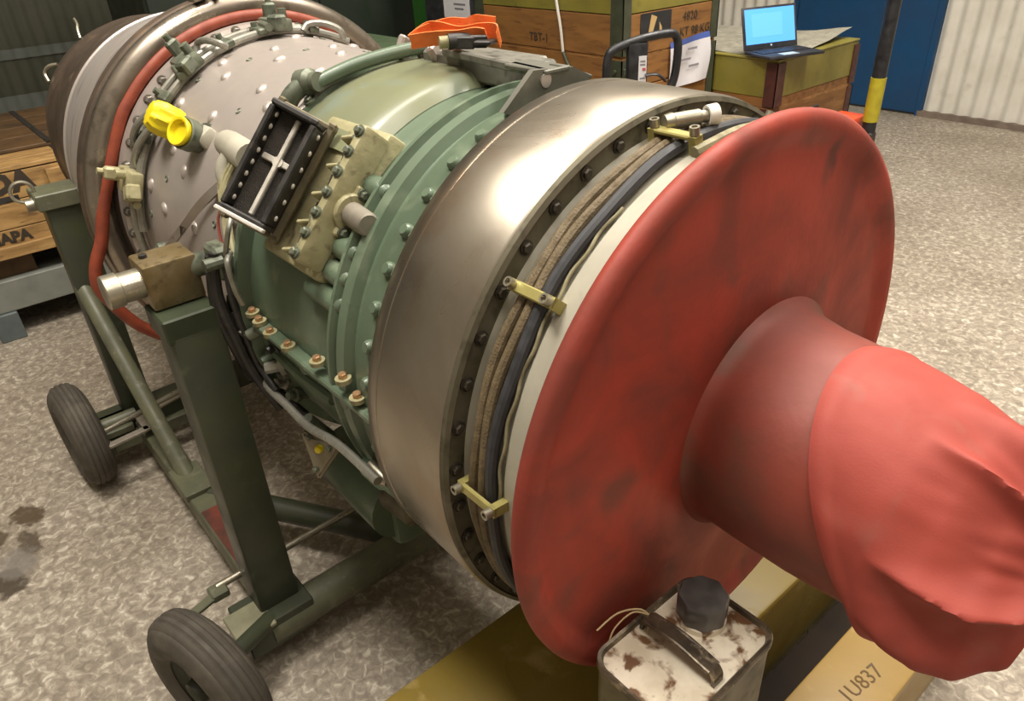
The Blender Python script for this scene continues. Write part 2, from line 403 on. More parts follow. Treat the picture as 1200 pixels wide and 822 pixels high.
# polished band and its front flange
band = ep('steel_band', a_rev(B(), [(-.181, .485), (-.181, .497), (-.185, .5), (-.352, .5), (-.353, .4985), (-.356, .4985), (-.357, .5), (-.381, .5), (-.385, .497), (-.386, .46)], 160), STEEL, 40)
ep('front_flange', a_rev(B(), [(-.186, .497), (-.172, .4965), (-.168, .489), (-.172, .487), (-.172, .44)], 160), DSTEEL)
BOLT = hexbolt(.0085, .008, .0115)
for k in range(42):
    a = 48.2 + k*360/42
    if -70 < ((a+180) % 360)-180 < 130:
        Mx = Matrix.Translation(E(-.172, a, .474)) @ Matrix.Rotation(PI/2, 4, 'Y') @ Matrix.Rotation(random.random(), 4, 'Z')
        inst('bolt', BOLT, eng, Mx)
# cream ring ahead of the flange
ep('intake_ring', a_rev(B(), [(-.174, .46), (-.165, .450), (-.11, .450), (-.085, .450), (-.08, .456), (-.03, .458), (-.02, .40)], 160), WHITEAL)
# a half-round trunking under the cables (dark shadow edge)
# cable bundle around the ring
def arc(x, r, a0, a1, n=40, jx=0, ph=0):
    return [E(x + jx*math.sin(ph+i*.9), a0+(a1-a0)*i/n, r) for i in range(n+1)]
for nm, x, r, rad, m, a0, a1 in (('cable', -.138, .464, .0085, CABLEB, -68, 118), ('cable', -.119, .464, .0085, CABLEB, -68, 118), ('cable', -.099, .464, .0095, CABLEK, -75, 122),
                                 ('cable', -.086, .459, .0028, CABLEC, 4, 62)):
    ep(nm, a_tube(B(), arc(x, r, a0, a1, 44, .0025, x*70), rad, 10, 3), m)
ep('cable', a_tube(B(), arc(-.068, .464, 79, 125, 16, .003), .009, 8, 2), CABLEC)
ep('cable', a_tube(B(), [E(-.07, 88, .464), E(-.055, 92, .468), E(-.06, 96, .470), E(-.045, 104, .468), E(-.045, 118, .464)], .008, 8, 4), CABLEC)
ep('cable', a_tube(B(), [E(-.09, -35, .468), E(-.08, -50, .49), E(-.06, -62, .50), E(-.03, -72, .49)], .014, 8, 4), CABLEK)
clampbm = B(); a_box(clampbm, (0, 0, .012), (.086, .017, .007), None, .002); a_box(clampbm, (.037, 0, 0), (.012, .017, .03)); a_box(clampbm, (-.037, 0, 0), (.012, .017, .03))
CL = mesh('cable_clamp', clampbm, CLAMP, 20)
sb = B(); a_lathe(sb, (0, 0, 0), (0, 0, 1), [(0, .0075), (.012, .0075), (.012, .0045), (.006, .0045)], 14); CS = mesh('clamp_screw', sb, ZINC)
for a in (80.5, 41.5, 3.5, 117):
    c = inst('cable_clamp', CL, eng, EM(-.112, a, .468))
    for dx in (-.036, .036):
        s = bpy.data.objects.new('clamp_screw', CS); COL.objects.link(s); s.parent = c; s.matrix_local = Matrix.Translation((dx, 0, .016))
# plug connector lying over the cables near the top
cb = B(); p0, p1 = E(-.137, 81.5, .488), E(-.105, 89.5, .486)
dd = (p1-p0); 
a_lathe(cb, p0, dd, [(0, .006), (.0, .011), (.012, .0135), (.014, .012), (.055, .012), (.057, .009), (dd.length, .009)], 16)
ep('plug_connector', cb, ZINC)
rb = B(); u_, v_, d_ = frame(dd)
a_ring_loft(rb, [[p1 + d_*t + (u_*math.cos(2*PI*j/16)+v_*math.sin(2*PI*j/16))*r for j in range(16)] for t, r in ((-.008, .015), (.008, .016), (.008, .011), (-.008, .011))], False, True)
ep('plug_collar', rb, mat('white_plug_collar', 'd3cfc4'))

# green compressor casing
ep('compressor_casing', a_rev(B(), [(-.384, .470), (-.475, .468), (-.487, .455), (-.503, .455), (-.512, .472), (-.534, .475), (-.541, .465), (-.549, .465), (-.554, .479), (-.563, .479), (-.571, .466),
    (-.598, .455), (-.65, .452), (-.69, .456), (-.90, .458), (-.94, .462), (-.945, .49), (-.965, .49), (-.97, .44)], 160), GREEN, 50)
bb = B(); a_lathe(bb, (0, 0, -.01), (0, 0, 1), [(0, .0125), (.016, .0115), (.021, .008)], 12)
a_box(bb, (.018, 0, -.002), (.03, .018, .014), None, .003)
BOSS = mesh('casing_boss', bb, GREEN)
for k in range(43):
    a = 8.7 + k*360/43
    if -60 < ((a+180) % 360)-180 < 120: inst('casing_boss', BOSS, eng, EM(-.430, a, .469) @ Matrix.Scale(1.1, 4))
# broad pale hood over the top of the casing
hood = a_rev(B(), [(-.668, .455), (-.684, .472), (-.70, .482), (-.74, .487), (-.88, .489), (-.935, .484), (-.948, .474), (-.952, .455)], 48, 52, 132, True)
ep('top_hood', hood, GREENL, 45)
# silvery gusset between hood and white casing
gs = a_rev(B(), [(-.952, .458), (-.948, .492), (-.958, .497), (-.968, .492), (-.972, .458)], 40, 56, 124, True)
ep('hood_rim', gs, WHITEC, 45)
GB = hexbolt(.011, .01, .017, GREYGREEN)
for a in (61.5, 118): inst('bolt', GB, eng, EM(-.953, a, .492) @ Matrix.Scale(.9, 4))
# longitudinal ribs of the lower casing and its split flange with copper-coloured bolts
for x0, x1, a, r in ((-.63, -.92, -9, .462),):
    ep('casing_rib', a_tube(B(), [E(x0, a, r-.006), E((x0+x1)/2, a, r), E(x1, a, r-.006)], .012, 8, 4), GREEN)
sp = B(); mm(-.93, -.40, -.484, -.455, AX-.002, AX+.014, .004, bm=sp)
ep('split_flange', sp, GREEN)
COPPER = mat('copper_plated_bolt', 'c9a47e', 'a97f5a', 40, .35, .7)
cb = B(); a_cyl(cb, (0, 0, -.006), (0, 0, .004), .017, n=20); a_lathe(cb, (0, 0, .004), (0, 0, 1), [(0, .0095), (.009, .0095), (.011, .007)], 6)
CB = mesh('flange_bolt', cb, [BEIGE, COPPER], 20)
for f in CB.polygons:
    f.material_index = 1 if f.center.z > .0045 else 0
for x, z in ((-.915, .04), (-.884, .03), (-.834, .022), (-.746, .026), (-.61, .05), (-.508, .058), (-.462, .039)):
    inst('flange_bolt', CB, eng, Matrix.Translation((x, -.474, AX+z-.010)) @ Matrix.Rotation(-.5, 4, 'X') @ Matrix.Rotation(.55, 4, 'X') @ Matrix.Scale(.9, 4))
for x in (-.70, -.53):
    ep('flange_lug', a_lathe(B(), E(x, -2, .445), E(x, -2, 1)-E(x, -2, 0), [(0, .02), (.02, .02), (.03, .014)], 14), GREEN)

# big inlet box on its cast housing
IM = EM(-.752, 42, .58)                        # frame of the cast housing
IB = EM(-.756, 41.7, .575) @ Matrix.Rotation(math.radians(42), 4, 'Y')   # the box mouth tilts forward
def il(bm): return xform(bm, IM)
def ib(bm): return xform(bm, IB)
bx, by, dep_ = .048, .113, .052
b = B()
for s, c in (((2*bx, .012, dep_), (0, by-.006, -dep_/2)), ((2*bx, .012, dep_), (0, -by+.006, -dep_/2)), ((.013, 2*by-.024, dep_), (bx-.0065, 0, -dep_/2)), ((.011, 2*by-.024, dep_), (-bx+.0055, 0, -dep_/2))):
    a_box(b, c, s, None, .003)
ep('inlet_box', ib(b), BLACKI, 30)
b = B(); a_box(b, (0, 0, -.044), (2*bx-.02, 2*by-.02, .006)); ep('inlet_mesh', ib(b), mat('dark_wire_mesh', '4a4541', '55504a', 90, .6, .2, bump=.6, bscale=400))
b = B(); a_box(b, (.004, 0, -.030), (.009, 2*by-.03, .012), None, .002); a_box(b, (.004, .012, -.034), (2*bx-.03, .012, .012), None, .002); a_cyl(b, (.004, .012, -.04), (.004, .012, -.026), .010, n=14)
ep('inlet_cross_bar', ib(b), GREYBAR, 30)
b = B(); a_box(b, (0, -by-.001, -.003), (2*bx+.006, .008, .014), None, .002); ep('inlet_lip', ib(b), GREYBAR, 30)
RIV = mesh('rivet', a_lathe(B(), (0, 0, 0), (0, 0, 1), [(0, .0055), (.0025, .0045), (.004, .001)], 10), GREYBAR)
for j in range(8):
    inst('rivet', RIV, eng, IB @ Matrix.Translation((-bx+.0115, -by+.03+j*.0245, -.022)) @ Matrix.Rotation(PI/2, 4, 'Y'))
for j in range(6):
    inst('rivet', RIV, eng, IB @ Matrix.Translation((bx+.0005, -by+.03+j*.034, -.03)) @ Matrix.Rotation(PI/2, 4, 'Y'))
b = B(); a_box(b, (-.01, 0, -.10), (2*bx+.0, 2*by-.01, .10), None, .006); ep('inlet_neck', ib(b), mat('brown_stained_neck', '4f4638', '3d3529', 30, .5, .4), 30)
# clamp frame around the box foot
b = B()
for s, c in (((2*bx+.03, .012, .018), (0, by+.004, -dep_-.01)), ((2*bx+.03, .012, .018), (0, -by-.004, -dep_-.01)), ((.016, 2*by+.03, .018), (bx+.006, 0, -dep_-.01)), ((.016, 2*by+.03, .018), (-bx-.006, 0, -dep_-.01))):
    a_box(b, c, s, None, .003)
ep('box_clamp_frame', ib(b), mat('brown_stained_metal', '6a6049', '544c38', 30, .5, .4), 30)
# beige cast housing below the inlet box
b = B(); a_box(b, (.028, 0, -.152), (.23, .30, .085), None, .012, 2)
a_box(b, (.138, 0, -.085), (.026, .27, .06), None, .008, 2)
ep('cast_housing', il(b), BEIGE, 30)
for j in range(5):
    y = -.115+j*.058
    b = B(); a_box(b, (.088, y, -.098), (.075, .007, .034), Matrix.Rotation(.45, 3, 'Z') @ Matrix.Rotation(.25, 3, 'Y'), .002); ep('housing_rib', il(b), BEIGE, 30)
for j in range(4):
    b = B(); a_box(b, (.066, -.087+j*.058, -.106), (.05, .034, .008), Matrix.Rotation(.25, 3, 'Z'), .003); ep('housing_recess', il(b), BLACKI, 30)
for j in range(6):
    b = B(); a_lathe(b, (.100, -.12+j*.047, -.115), (-.35, 0, 1), [(0, .008), (.022, .008), (.024, .011), (.034, .011), (.036, .005)], 8); ep('housing_plug', il(b), GREYGREEN if j % 2 else BEIGE, 30)
HB = hexbolt(.008, .01, .011, GREYGREEN)
for j in range(7):
    inst('bolt', HB, eng, IM @ Matrix.Translation((.140, -.12+j*.04, -.055)))
for j in range(5):
    inst('bolt', HB, eng, IM @ Matrix.Translation((.112, -.11+j*.055, -.073)) @ Matrix.Scale(.8, 4))
# flanged spigot pointing forward from the housing
b = B(); q = IM @ Vector((.152, -.012, -.108))
for (dy, dz, r) in ((0, 0, .034),):
    a_lathe(b, q-Vector((.008, 0, 0)), (1, 0, 0), [(0, .036), (.014, .036), (.017, .033)], 20)
a_box(b, (q.x-.001, q.y, q.z), (.014, .03, .1), Matrix.Rotation(math.radians(-42), 3, 'X'), .004)
ep('spigot_flange', b, BEIGE, 30)
b = B(); a_lathe(b, q, (1, -.12, .0), [(0, .023), (.06, .022), (.075, .021), (.078, .018)], 20); ep('spigot', b, mat('dull_grey_spigot', '8f887b', '7d766a', 30, .5, .3))
for s in (-1, 1): inst('bolt', HB, eng, Matrix.Translation(q + Vector((.008, .0, 0)) + (IM.to_3x3() @ Vector((0, s*.038, 0)))) @ Matrix.Rotation(PI/2, 4, 'Y'))
# rounded green lobes where the housing bolts to the casing
for a in (48, 40, 33, 27, 21):
    b = B(); a_lathe(b, E(-.575, a, .458), (1, 0, 0), [(-.09, .022), (.0, .024), (.02, .021), (.03, .012)], 14); ep('casing_lobe', b, GREEN)
# green pipe across the top with knuckle joint
b = B(); a_tube(b, [E(-.948, 64.5, .514), E(-.925, 76, .508), E(-.893, 90, .509), E(-.862, 102, .516)], .0145, 14, 6); ep('green_pipe', b, GREEN)
b = B(); a_lathe(b, E(-.985, 63.5, .52), (1, .3, .1), [(0, .012), (0, .026), (.03, .028), (.04, .02), (.055, .02)], 14); a_tube(b, [E(-.965, 63, .52), E(-.975, 59, .515), E(-.985, 55, .49), E(-.985, 53, .46)], .02, 12, 5); ep('pipe_knuckle', b, GREYGREEN)
b = B(); a_lathe(b, E(-.868, 99, .521), E(-.852, 105, .521)-E(-.868, 99, .521), [(0, .015), (.008, .020), (.025, .020), (.03, .016), (.045, .018), (.048, .012)], 14); ep('pipe_union', b, BLACKI)
# grey mounting rail along the top, triangular lifting lug at its front end
rail = B()
a_box(rail, (-.60, -.020, AX+.514), (.36, .016, .016), Matrix.Rotation(-.12, 3, 'Z'), .003); a_box(rail, (-.72, .055, AX+.485), (.30, .10, .05), None, .006); a_box(rail, (-.56, .055, AX+.492), (.08, .05, .04), None, .006)
ep('mounting_rail', rail, mat('worn_grey_rail', '7d7a70', '68655c', 18, .5, .3, c3='4b4942', s3=35), 30)
lug = B()
V1 = [(-.42, -.142, AX+.468), (-.42, -.072, AX+.525), (-.42, .022, AX+.517), (-.42, .062, AX+.497), (-.42, .06, AX+.455), (-.42, -.11, AX+.455)]
f0 = [lug.verts.new(p) for p in V1]; f1 = [lug.verts.new(Vector(p)-Vector((.012, 0, 0))) for p in V1]
lug.faces.new(f0); lug.faces.new(f1[::-1])
for i in range(6): lug.faces.new((f0[i], f0[(i+1) % 6], f1[(i+1) % 6], f1[i]))
LUGM = mat('grey_lifting_lug', '6e6c62', '5c5a51', 18, .5, .3)
lugo = ep('lifting_lug', lug, LUGM, 20)
b = B(); a_box(b, (-.47, -.02, AX+.518), (.11, .06, .008), None, .002); a_box(b, (-.435, .03, AX+.507), (.025, .09, .008), Matrix.Rotation(-.35, 3, 'X'), .002); obj('lug_flange', b, LUGM, lugo)
b = B(); a_lathe(b, (-.421, -.046, AX+.505), (1, 0, 0), [(-.001, .006), (0, .012), (.004, .012), (.004, .006)], 16); obj('lug_eye', b, WHITEC, lugo)
for k, (x, y) in enumerate(((-.83, .02), (-.8, .06), (-.90, .03), (-.93, .0))):
    b = B(); a_box(b, (x, y, AX+.505), (.018, .05, .05), Matrix.Rotation(.5*(-1)**k, 3, 'X') @ Matrix.Rotation(.4, 3, 'Z'), .004); ep('rail_bracket', b, WHITEC, 30)

# white combustion casing with dimples
ep('combustion_casing', a_rev(B(), [(-.965, .446), (-.99, .452), (-1.02, .456), (-1.3, .468), (-1.62, .478), (-1.70, .478), (-1.715, .485), (-1.725, .508), (-1.76, .510), (-1.765, .47)], 144), WHITEC, 40)
DM = mesh('casing_stud', a_lathe(B(), (0, 0, -.004), (0, 0, 1), [(0, .016), (.006, .014), (.011, .009), (.012, .004)], 12), WHITEC)
DM2 = mesh('casing_pit', a_lathe(B(), (0, 0, -.004), (0, 0, 1), [(0, .012), (.006, .012), (.008, .009), (.004, .006), (.004, .001)], 12), GREYGREEN)
i = 0
for r_ in range(6):
    x = -1.05 - r_*.105
    for k in range(12):
        a = 6 + k*9.5 + (4.7 if r_ % 2 else 0)
        if a > 112: continue
        i += 1; rr = .457+(-x-1.02)*.035
        if (i*7) % 5 < 2: inst('casing_stud', DM, eng, EM(x+random.uniform(-.012, .012), a, rr) @ Matrix.Rotation(random.random(), 4, 'Z') @ Matrix.Diagonal((1, 1.3, 1, 1)))
        elif (i*7) % 5 == 3: inst('casing_pit', DM2, eng, EM(x, a, rr) @ Matrix.Scale(.8, 4))
FB = hexbolt(.012, .016, .015, mat('grey_flange_bolt', '8d877d', '6d675e', 40, .45, .5))
for k in range(48):
    a = k*7.5
    if a < 125 or a > 345: inst('bolt', FB, eng, Matrix.Translation(E(-1.724, a, .497)) @ Matrix.Rotation(PI/2, 4, 'Y'))
TUBEM = mat('grey_tube_paint', '98958a', '817e74', 30, .38, .5)
ep('ring_tube', a_torus(B(), -1.665, .497, .0105, 60, 10, -6, 118), TUBEM)
ep('ring_tube', a_torus(B(), -1.615, .493, .012, 60, 10, 4, 118), TUBEM)
for a in (14, 34, 48, 74, 86, 104):
    b = B(); a_box(b, (0, 0, .012), (.085, .03, .018), None, .004); a_cyl(b, (-.02, 0, .01), (-.02, 0, .034), .009, n=8); a_box(b, (0, .0, .0), (.03, .02, .03), None, .003)
    ep('tube_clip', xform(b, EM(-1.635, a, .487)), GREYGREEN, 30)
# the three fuel-nozzle brackets standing over the tubes
for a, s in ((61, 1.0), (93, 1.0), (19, 1.15)):
    b = B(); a_box(b, (-.01, 0, .02), (.11*s, .06*s, .035), None, .008, 2); a_box(b, (-.06, .01, .045), (.03, .035, .06), None, .006); a_box(b, (.05, -.02, .03), (.04, .045, .04), Matrix.Rotation(.4, 3, 'Z'), .006)
    a_cyl(b, (.0, .02, .03), (.0, .02, .062), .013, n=12); a_cyl(b, (-.04, -.03, .02), (.06, -.05, .02), .011, n=12); a_cyl(b, (-.065, .012, .07), (-.065, .012, .09), .009, n=8)
    ep('nozzle_bracket', xform(b, EM(-1.64, a, .487)), GREYGREEN if s == 1 else BEIGE, 30)
for x0, a0, x1, a1, r in ((-1.66, 30, -1.60, 44, .515), (-1.63, 24, -1.57, 40, .507), (-1.60, 100, -1.55, 112, .512), (-1.68, 66, -1.58, 72, .52)):
    ep('short_tube', a_tube(B(), [E(x0, a0, r-.02), E(x0, a0+2, r), E((x0+x1)/2, (a0+a1)/2, r+.008), E(x1, a1-2, r), E(x1, a1, r-.02)], .0095, 10, 5), TUBEM)
# slanting white arm on the casing flank
b = B(); a_ribbon(b, [E(-1.10, 35, .475), E(-1.2, 24.5, .481), E(-1.306, 13.5, .487), E(-1.40, 6, .49), E(-1.50, 0, .492)], (1, .2, .7), .05, .02, 4); ep('casing_strut', b, WHITEC, 50)
b = B(); a_lathe(b, E(-1.46, 2.5, .485), E(0, 2.5, 1)-E(0, 2.5, 0), [(0, .022), (.02, .022), (.026, .012)], 14); ep('strut_eye', b, GREYGREEN)
# filler neck with grey collar on the casing
nk = E(-1.365, 41, .462); nd = Vector((.3, -.78, .52)).normalized()
b = B(); a_lathe(b, nk-nd*.01+Vector((.02, 0, 0)), nd, [(0, .045), (.012, .045), (.014, .036), (.045, .036), (.05, .040), (.075, .040), (.077, .036), (.07, .030)], 20); ep('filler_neck', b, GREYGREEN)
b = B(); a_box(b, (nk.x+.05, nk.y, nk.z+.01), (.05, .05, .05), Matrix.Rotation(.6, 3, 'X'), .01, 2); ep('neck_block', b, WHITEAL)
# rounded cream elbow beside the inlet box
b = B(); a_lathe(b, E(-1.16, 43, .49), (1, -.0, -.1), [(0, .02), (.005, .03), (.03, .033), (.10, .034), (.13, .034)], 18); a_tube(b, [E(-1.11, 40, .49), E(-1.11, 36, .49), E(-1.09, 32, .47)], .02, 12, 4); ep('cream_elbow', b, WHITEAL)
for k, (x, a) in enumerate(((-1.10, 35), (-1.085, 34.5), (-1.07, 34))):
    ep('thin_pipe', a_tube(B(), [E(x, a+5, .49), E(x, a-2, .492), E(x+.03, a-10, .478), E(x+.07, a-18, .475)], .007, 8, 5), BEIGE)
ep('thin_wire', a_tube(B(), [E(-1.06, 30, .475), E(-1.07, 25, .49), E(-1.05, 19, .486), E(-1.01, 15, .482)], .0035, 6, 6), RUST)

# bulky manifold, hose and jet pipe
ep('exhaust_manifold', a_torus(B(), -1.802, .552, .036, 144, 18), MANIF)
ep('manifold_plate', a_rev(B(), [(-1.765, .47), (-1.80, .52), (-1.835, .545), (-1.85, .585), (-1.875, .588), (-1.88, .57), (-1.905, .565), (-1.91, .55)], 144), PIPEB, 40)
b = B(); a_rev(b, [(-1.83, .592), (-1.775, .592), (-1.775, .60), (-1.83, .60)], 6, 76, 80, True); a_rev(b, [(-1.85, .588), (-1.76, .588), (-1.76, .596), (-1.85, .596)], 6, 81, 83, True); ep('manifold_clamp', b, MANIF)
ep('jet_pipe', a_rev(B(), [(-1.905, .555), (-1.95, .562), (-1.965, .556), (-2.0, .552), (-2.2, .53), (-2.42, .502), (-2.425, .507), (-2.45, .503)], 128), PIPEW, 40)
ep('exhaust_nozzle', a_rev(B(), [(-2.445, .503), (-2.475, .500), (-2.48, .494), (-2.53, .487), (-2.70, .472), (-2.85, .462), (-2.86, .468), (-2.88, .467), (-2.9, .46), (-3.04, .442), (-3.045, .43), (-2.9, .44), (-2.5, .46), (-2.0, .47)], 128), PIPEB, 40)
ep('nozzle_wire', a_tube(B(), [E(-3.02, 62, .447), E(-3.04, 64, .47), E(-3.06, 66, .485), E(-3.09, 67, .50)], .006, 6, 5), ZINC)
ep('nozzle_wire', a_tube(B(), [E(-3.03, 44, .447), E(-3.05, 41, .465), E(-3.06, 37, .465), E(-3.04, 34, .447)], .007, 6, 5), ZINC)
hz = [E(-1.775, a, .525) for a in range(122, 26, -8)] + [Vector((-1.775, -.535, AX+.099)), Vector((-1.775, -.577, AX-.011)), Vector((-1.775, -.615, AX-.08)), Vector((-1.775, -.630, AX-.144)), Vector((-1.775, -.614, AX-.199)), Vector((-1.775, -.581, AX-.271)), Vector((-1.775, -.54, AX-.329)), Vector((-1.775, -.46, AX-.40)), Vector((-1.775, -.36, AX-.45))]
ep('red_hose', a_tube(B(), hz, .0185, 12, 5), HOSE)

# accessories hanging under the casing
ep('lower_pipe', a_tube(B(), [Vector((-1.0, -.46, AX-.13)), Vector((-.946, -.475, AX-.173)), Vector((-.835, -.475, AX-.18)), Vector((-.733, -.475, AX-.183)), Vector((-.587, -.478, AX-.145)), Vector((-.43, -.48, AX-.14))], .0095, 10, 6), TUBEM)
b = B(); bpts = [(-.794, -.479, AX-.226), (-.714, -.421, AX-.256), (-.753, -.479, AX-.35)]
b2 = [b.verts.new(p) for p in bpts]; b3 = [b.verts.new(Vector(p)+Vector((-.03, .036, -.01))) for p in bpts]
b.faces.new(b2); b.faces.new(b3[::-1])
for i in range(3): b.faces.new((b2[i], b2[(i+1) % 3], b3[(i+1) % 3], b3[i]))
bmesh.ops.bevel(b, geom=list(b.edges), offset=.007, segments=2, affect='EDGES')
ep('drain_plate', b, mat('brown_grey_cover', '8f8570', '7a715e', 14, .55, .1), 30)
b = B(); a_lathe(b, (-.752, -.456, AX-.262), (.6, -.72, .2), [(0, .0095), (.008, .0095), (.012, .007), (.013, .002)], 12); ep('yellow_plug', b, YELPL)
b = B(); a_cyl(b, (-.77, -.42, AX-.26), (-.775, -.462, AX-.19), .016, n=12); ep('plate_post', b, GREYGREEN)
for p in ((-.775, -.467, AX-.238), (-.736, -.441, AX-.262), (-.756, -.475, AX-.315)): inst('bolt', HB, eng, Matrix.Translation(p) @ Vector((.6, -.72, .2)).to_track_quat('Z', 'Y').to_matrix().to_4x4() @ Matrix.Scale(.7, 4))
# gearbox and pumps below the casing
b = B(); a_box(b, (-.85, -.16, AX-.52), (.34, .36, .2), Matrix.Rotation(.0, 3, 'X'), .03, 2); a_cyl(b, (-.99, -.3, AX-.50), (-.7, -.3, AX-.50), .09, n=20); ep('gearbox', b, GREEN, 40)
b = B(); a_lathe(b, (-.66, -.2, AX-.5), (1, 0, 0), [(0, .06), (.12, .06), (.13, .045), (.2, .045), (.21, .03)], 18); ep('fuel_pump', b, GREYGREEN)
b = B(); a_lathe(b, (-.69, -.33, AX-.43), (1, .1, 0), [(0, .04), (.1, .04), (.11, .025), (.2, .025)], 16); ep('oil_pump', b, DSTEEL)
b = B(); a_lathe(b, (-.55, -.43, AX-.2), (1, 0, .1), [(0, .03), (.06, .032), (.07, .026), (.11, .026), (.12, .012)], 16); ep('pale_union', b, mat('pale_green_union', '6f8a74', '5f7a66', 20, .4))
b = B(); a_lathe(b, (-.50, -.455, AX-.16), (1, 0, -.1), [(0, .015), (.05, .015), (.06, .008)], 12); ep('union_screw', b, ZINC)
random.seed(11)
for k in range(15):
    x = -1.05 + (k % 5)*.045 + random.uniform(-.012, .012); z = -.02 - (k//5)*.075 + random.uniform(-.02, .02); y = -.455 + .012*(k//5)
    b = B(); d = Vector((random.uniform(-.6, .6), -1, random.uniform(-.5, .5)))
    s = random.uniform(.7, 1.15)
    a_lathe(b, (x, y+.02, AX+z), d, [(0, .016*s), (.02, .016*s), (.022, .021*s), (.034, .021*s), (.036, .012*s), (.06*s, .012*s)], random.choice((6, 12, 16)))
    ep('pipe_union', b, random.choice((GREYGREEN, TUBEM, GREEN, BLACKI)), 30)
for k, pts in enumerate(([(-.985, -.50, .16), (-.99, -.515, .06), (-.975, -.505, -.05), (-.97, -.49, -.14), (-.93, -.46, -.24)], [(-1.0, -.505, .15), (-1.01, -.52, .03), (-1.0, -.505, -.09), (-1.03, -.48, -.19)],
                         [(-.965, -.49, .12), (-.955, -.497, .05), (-.95, -.49, -.04), (-.955, -.478, -.12), (-.90, -.47, -.17)], [(-1.06, -.47, .02), (-1.05, -.49, -.06), (-1.06, -.47, -.16), (-1.0, -.45, -.25)],
                         [(-1.10, -.46, -.05), (-1.05, -.47, -.13), (-.98, -.455, -.19), (-.9, -.44, -.22), (-.8, -.42, -.25)])):
    ep('dark_hose', a_tube(B(), [Vector((p[0], p[1], AX+p[2])) for p in pts], .0125 if k < 2 else .008, 10, 6), BLACKI)
ep('small_loop_pipe', a_tube(B(), [Vector((-.955, -.475, AX+.16)), Vector((-.93, -.495, AX+.15)), Vector((-.925, -.495, AX+.09)), Vector((-.93, -.485, AX+.05))], .0065, 8, 6), TUBEM)
ep('small_loop_pipe', a_tube(B(), [Vector((-.96, -.45, AX+.24)), Vector((-.93, -.475, AX+.22)), Vector((-.95, -.485, AX+.17)), Vector((-.97, -.48, AX+.15))], .006, 8, 6), TUBEM)

# ------------------------------------------------------------------ red intake cover and nose bag
cov = thing('intake_cover', (.0, 0, AX-.503), 'large red round intake cover with a thick rolled rim on the engine front', 'cover')
prof = [(-.014, .462), (-.021, .476), (-.021, .488), (-.016, .497), (-.008, .502), (0, .5025), (.008, .497), (.013, .486), (.011, .472), (.003, .460), (-.002, .447), (.0, .43), (.006, .32), (.012, .25), (.012, .12), (-.012, .1)]
obj('cover_disc', a_rev(B(), prof, 160), RED, cov, 60)
hp = [(.010, .214), (.017, .208), (.026, .201), (.04, .196), (.10, .191), (.2, .187), (.25, .177), (.30, .166), (.36, .156), (.365, .13)]
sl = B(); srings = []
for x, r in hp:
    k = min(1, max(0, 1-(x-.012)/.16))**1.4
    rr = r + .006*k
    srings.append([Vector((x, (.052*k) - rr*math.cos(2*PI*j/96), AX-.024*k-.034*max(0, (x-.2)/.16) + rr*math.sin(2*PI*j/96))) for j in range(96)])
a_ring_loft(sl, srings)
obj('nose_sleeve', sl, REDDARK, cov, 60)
bag = B(); NX, NT = 56, 288; rows = []
def lerp(tab, t):
    for (a, b_), (c, d) in zip(tab, tab[1:]):
        if t < a: return b_
        if a <= t <= c:
            f = (t-a)/(c-a); f = f*f*(3-2*f)*.5 + f*.5
            return b_ + (d-b_)*f
    return tab[-1][1]
TOPP = [(.15, .1885), (.20, .1885), (.257, .184), (.317, .176), (.371, .163), (.43, .138), (.47, .108), (.50, .08)]
BOTP = [(.24, .188), (.30, .193), (.33, .206), (.36, .206), (.40, .194), (.44, .170), (.475, .130), (.50, .10)]
for i in range(NX+1):
    t = i/NX; row = []
    for j in range(NT):
        th = 2*PI*j/NT; sn = math.sin(th)
        xs = .262 - .098*sn; xe = .487 + .010*math.cos(3*th+.6)
        x = xs + (xe-xs)*t
        kb = min(1, max(0, (.55-sn)/1.2)); kb = kb*kb*(3-2*kb)
        r = lerp(TOPP, x)*(1-kb) + lerp(BOTP, x)*kb
        edge = min(1, t/.10); r += .0035*math.sin(PI*min(1, t/.12)) 
        am = min(1, max(0, (x-.31)/.12))
        ph = th + .35*noise.noise(Vector((math.cos(th)*1.5, math.sin(th)*1.5, x*6)))
        f1 = max(0, 1.1-math.sqrt(math.sin(4*ph + .5 + 5*x)**2+.012)); f2 = 1-abs(math.sin(6.5*ph+2.1 - 7*x))
        crease = (f1**1.6)*.046 + 0
        r += (crease-.020)*am**1.1
        r += noise.noise(Vector((math.cos(th)*2.2, math.sin(th)*2.2, x*8)))*.006*edge + noise.noise(Vector((math.cos(th)*6, math.sin(th)*6, x*18)))*.0035*(.2+am)*edge
        row.append(Vector((x, -r*math.cos(th), AX + r*sn)))
    rows.append(row)
endp = []
rr = rows[NX]; c = sum(rr, Vector())/NT
for i, f in enumerate((.8, .5, .2)):
    endp.append([c + Vector((.006*(i-1), 0, 0)) + (p-c)*f for p in rr])
inn = []
for p in rows[0]:
    c = Vector((p.x, 0, AX)); inn.append(c + (p-c)*.93 + Vector((.004, 0, 0)))
a_ring_loft(bag, [inn] + rows + endp, True)
nb = obj('nose_bag', bag, REDCLOTH, None, 60)
tag(nb, 'creased red fabric bag pulled over the end of the red nose', 'fabric cover')

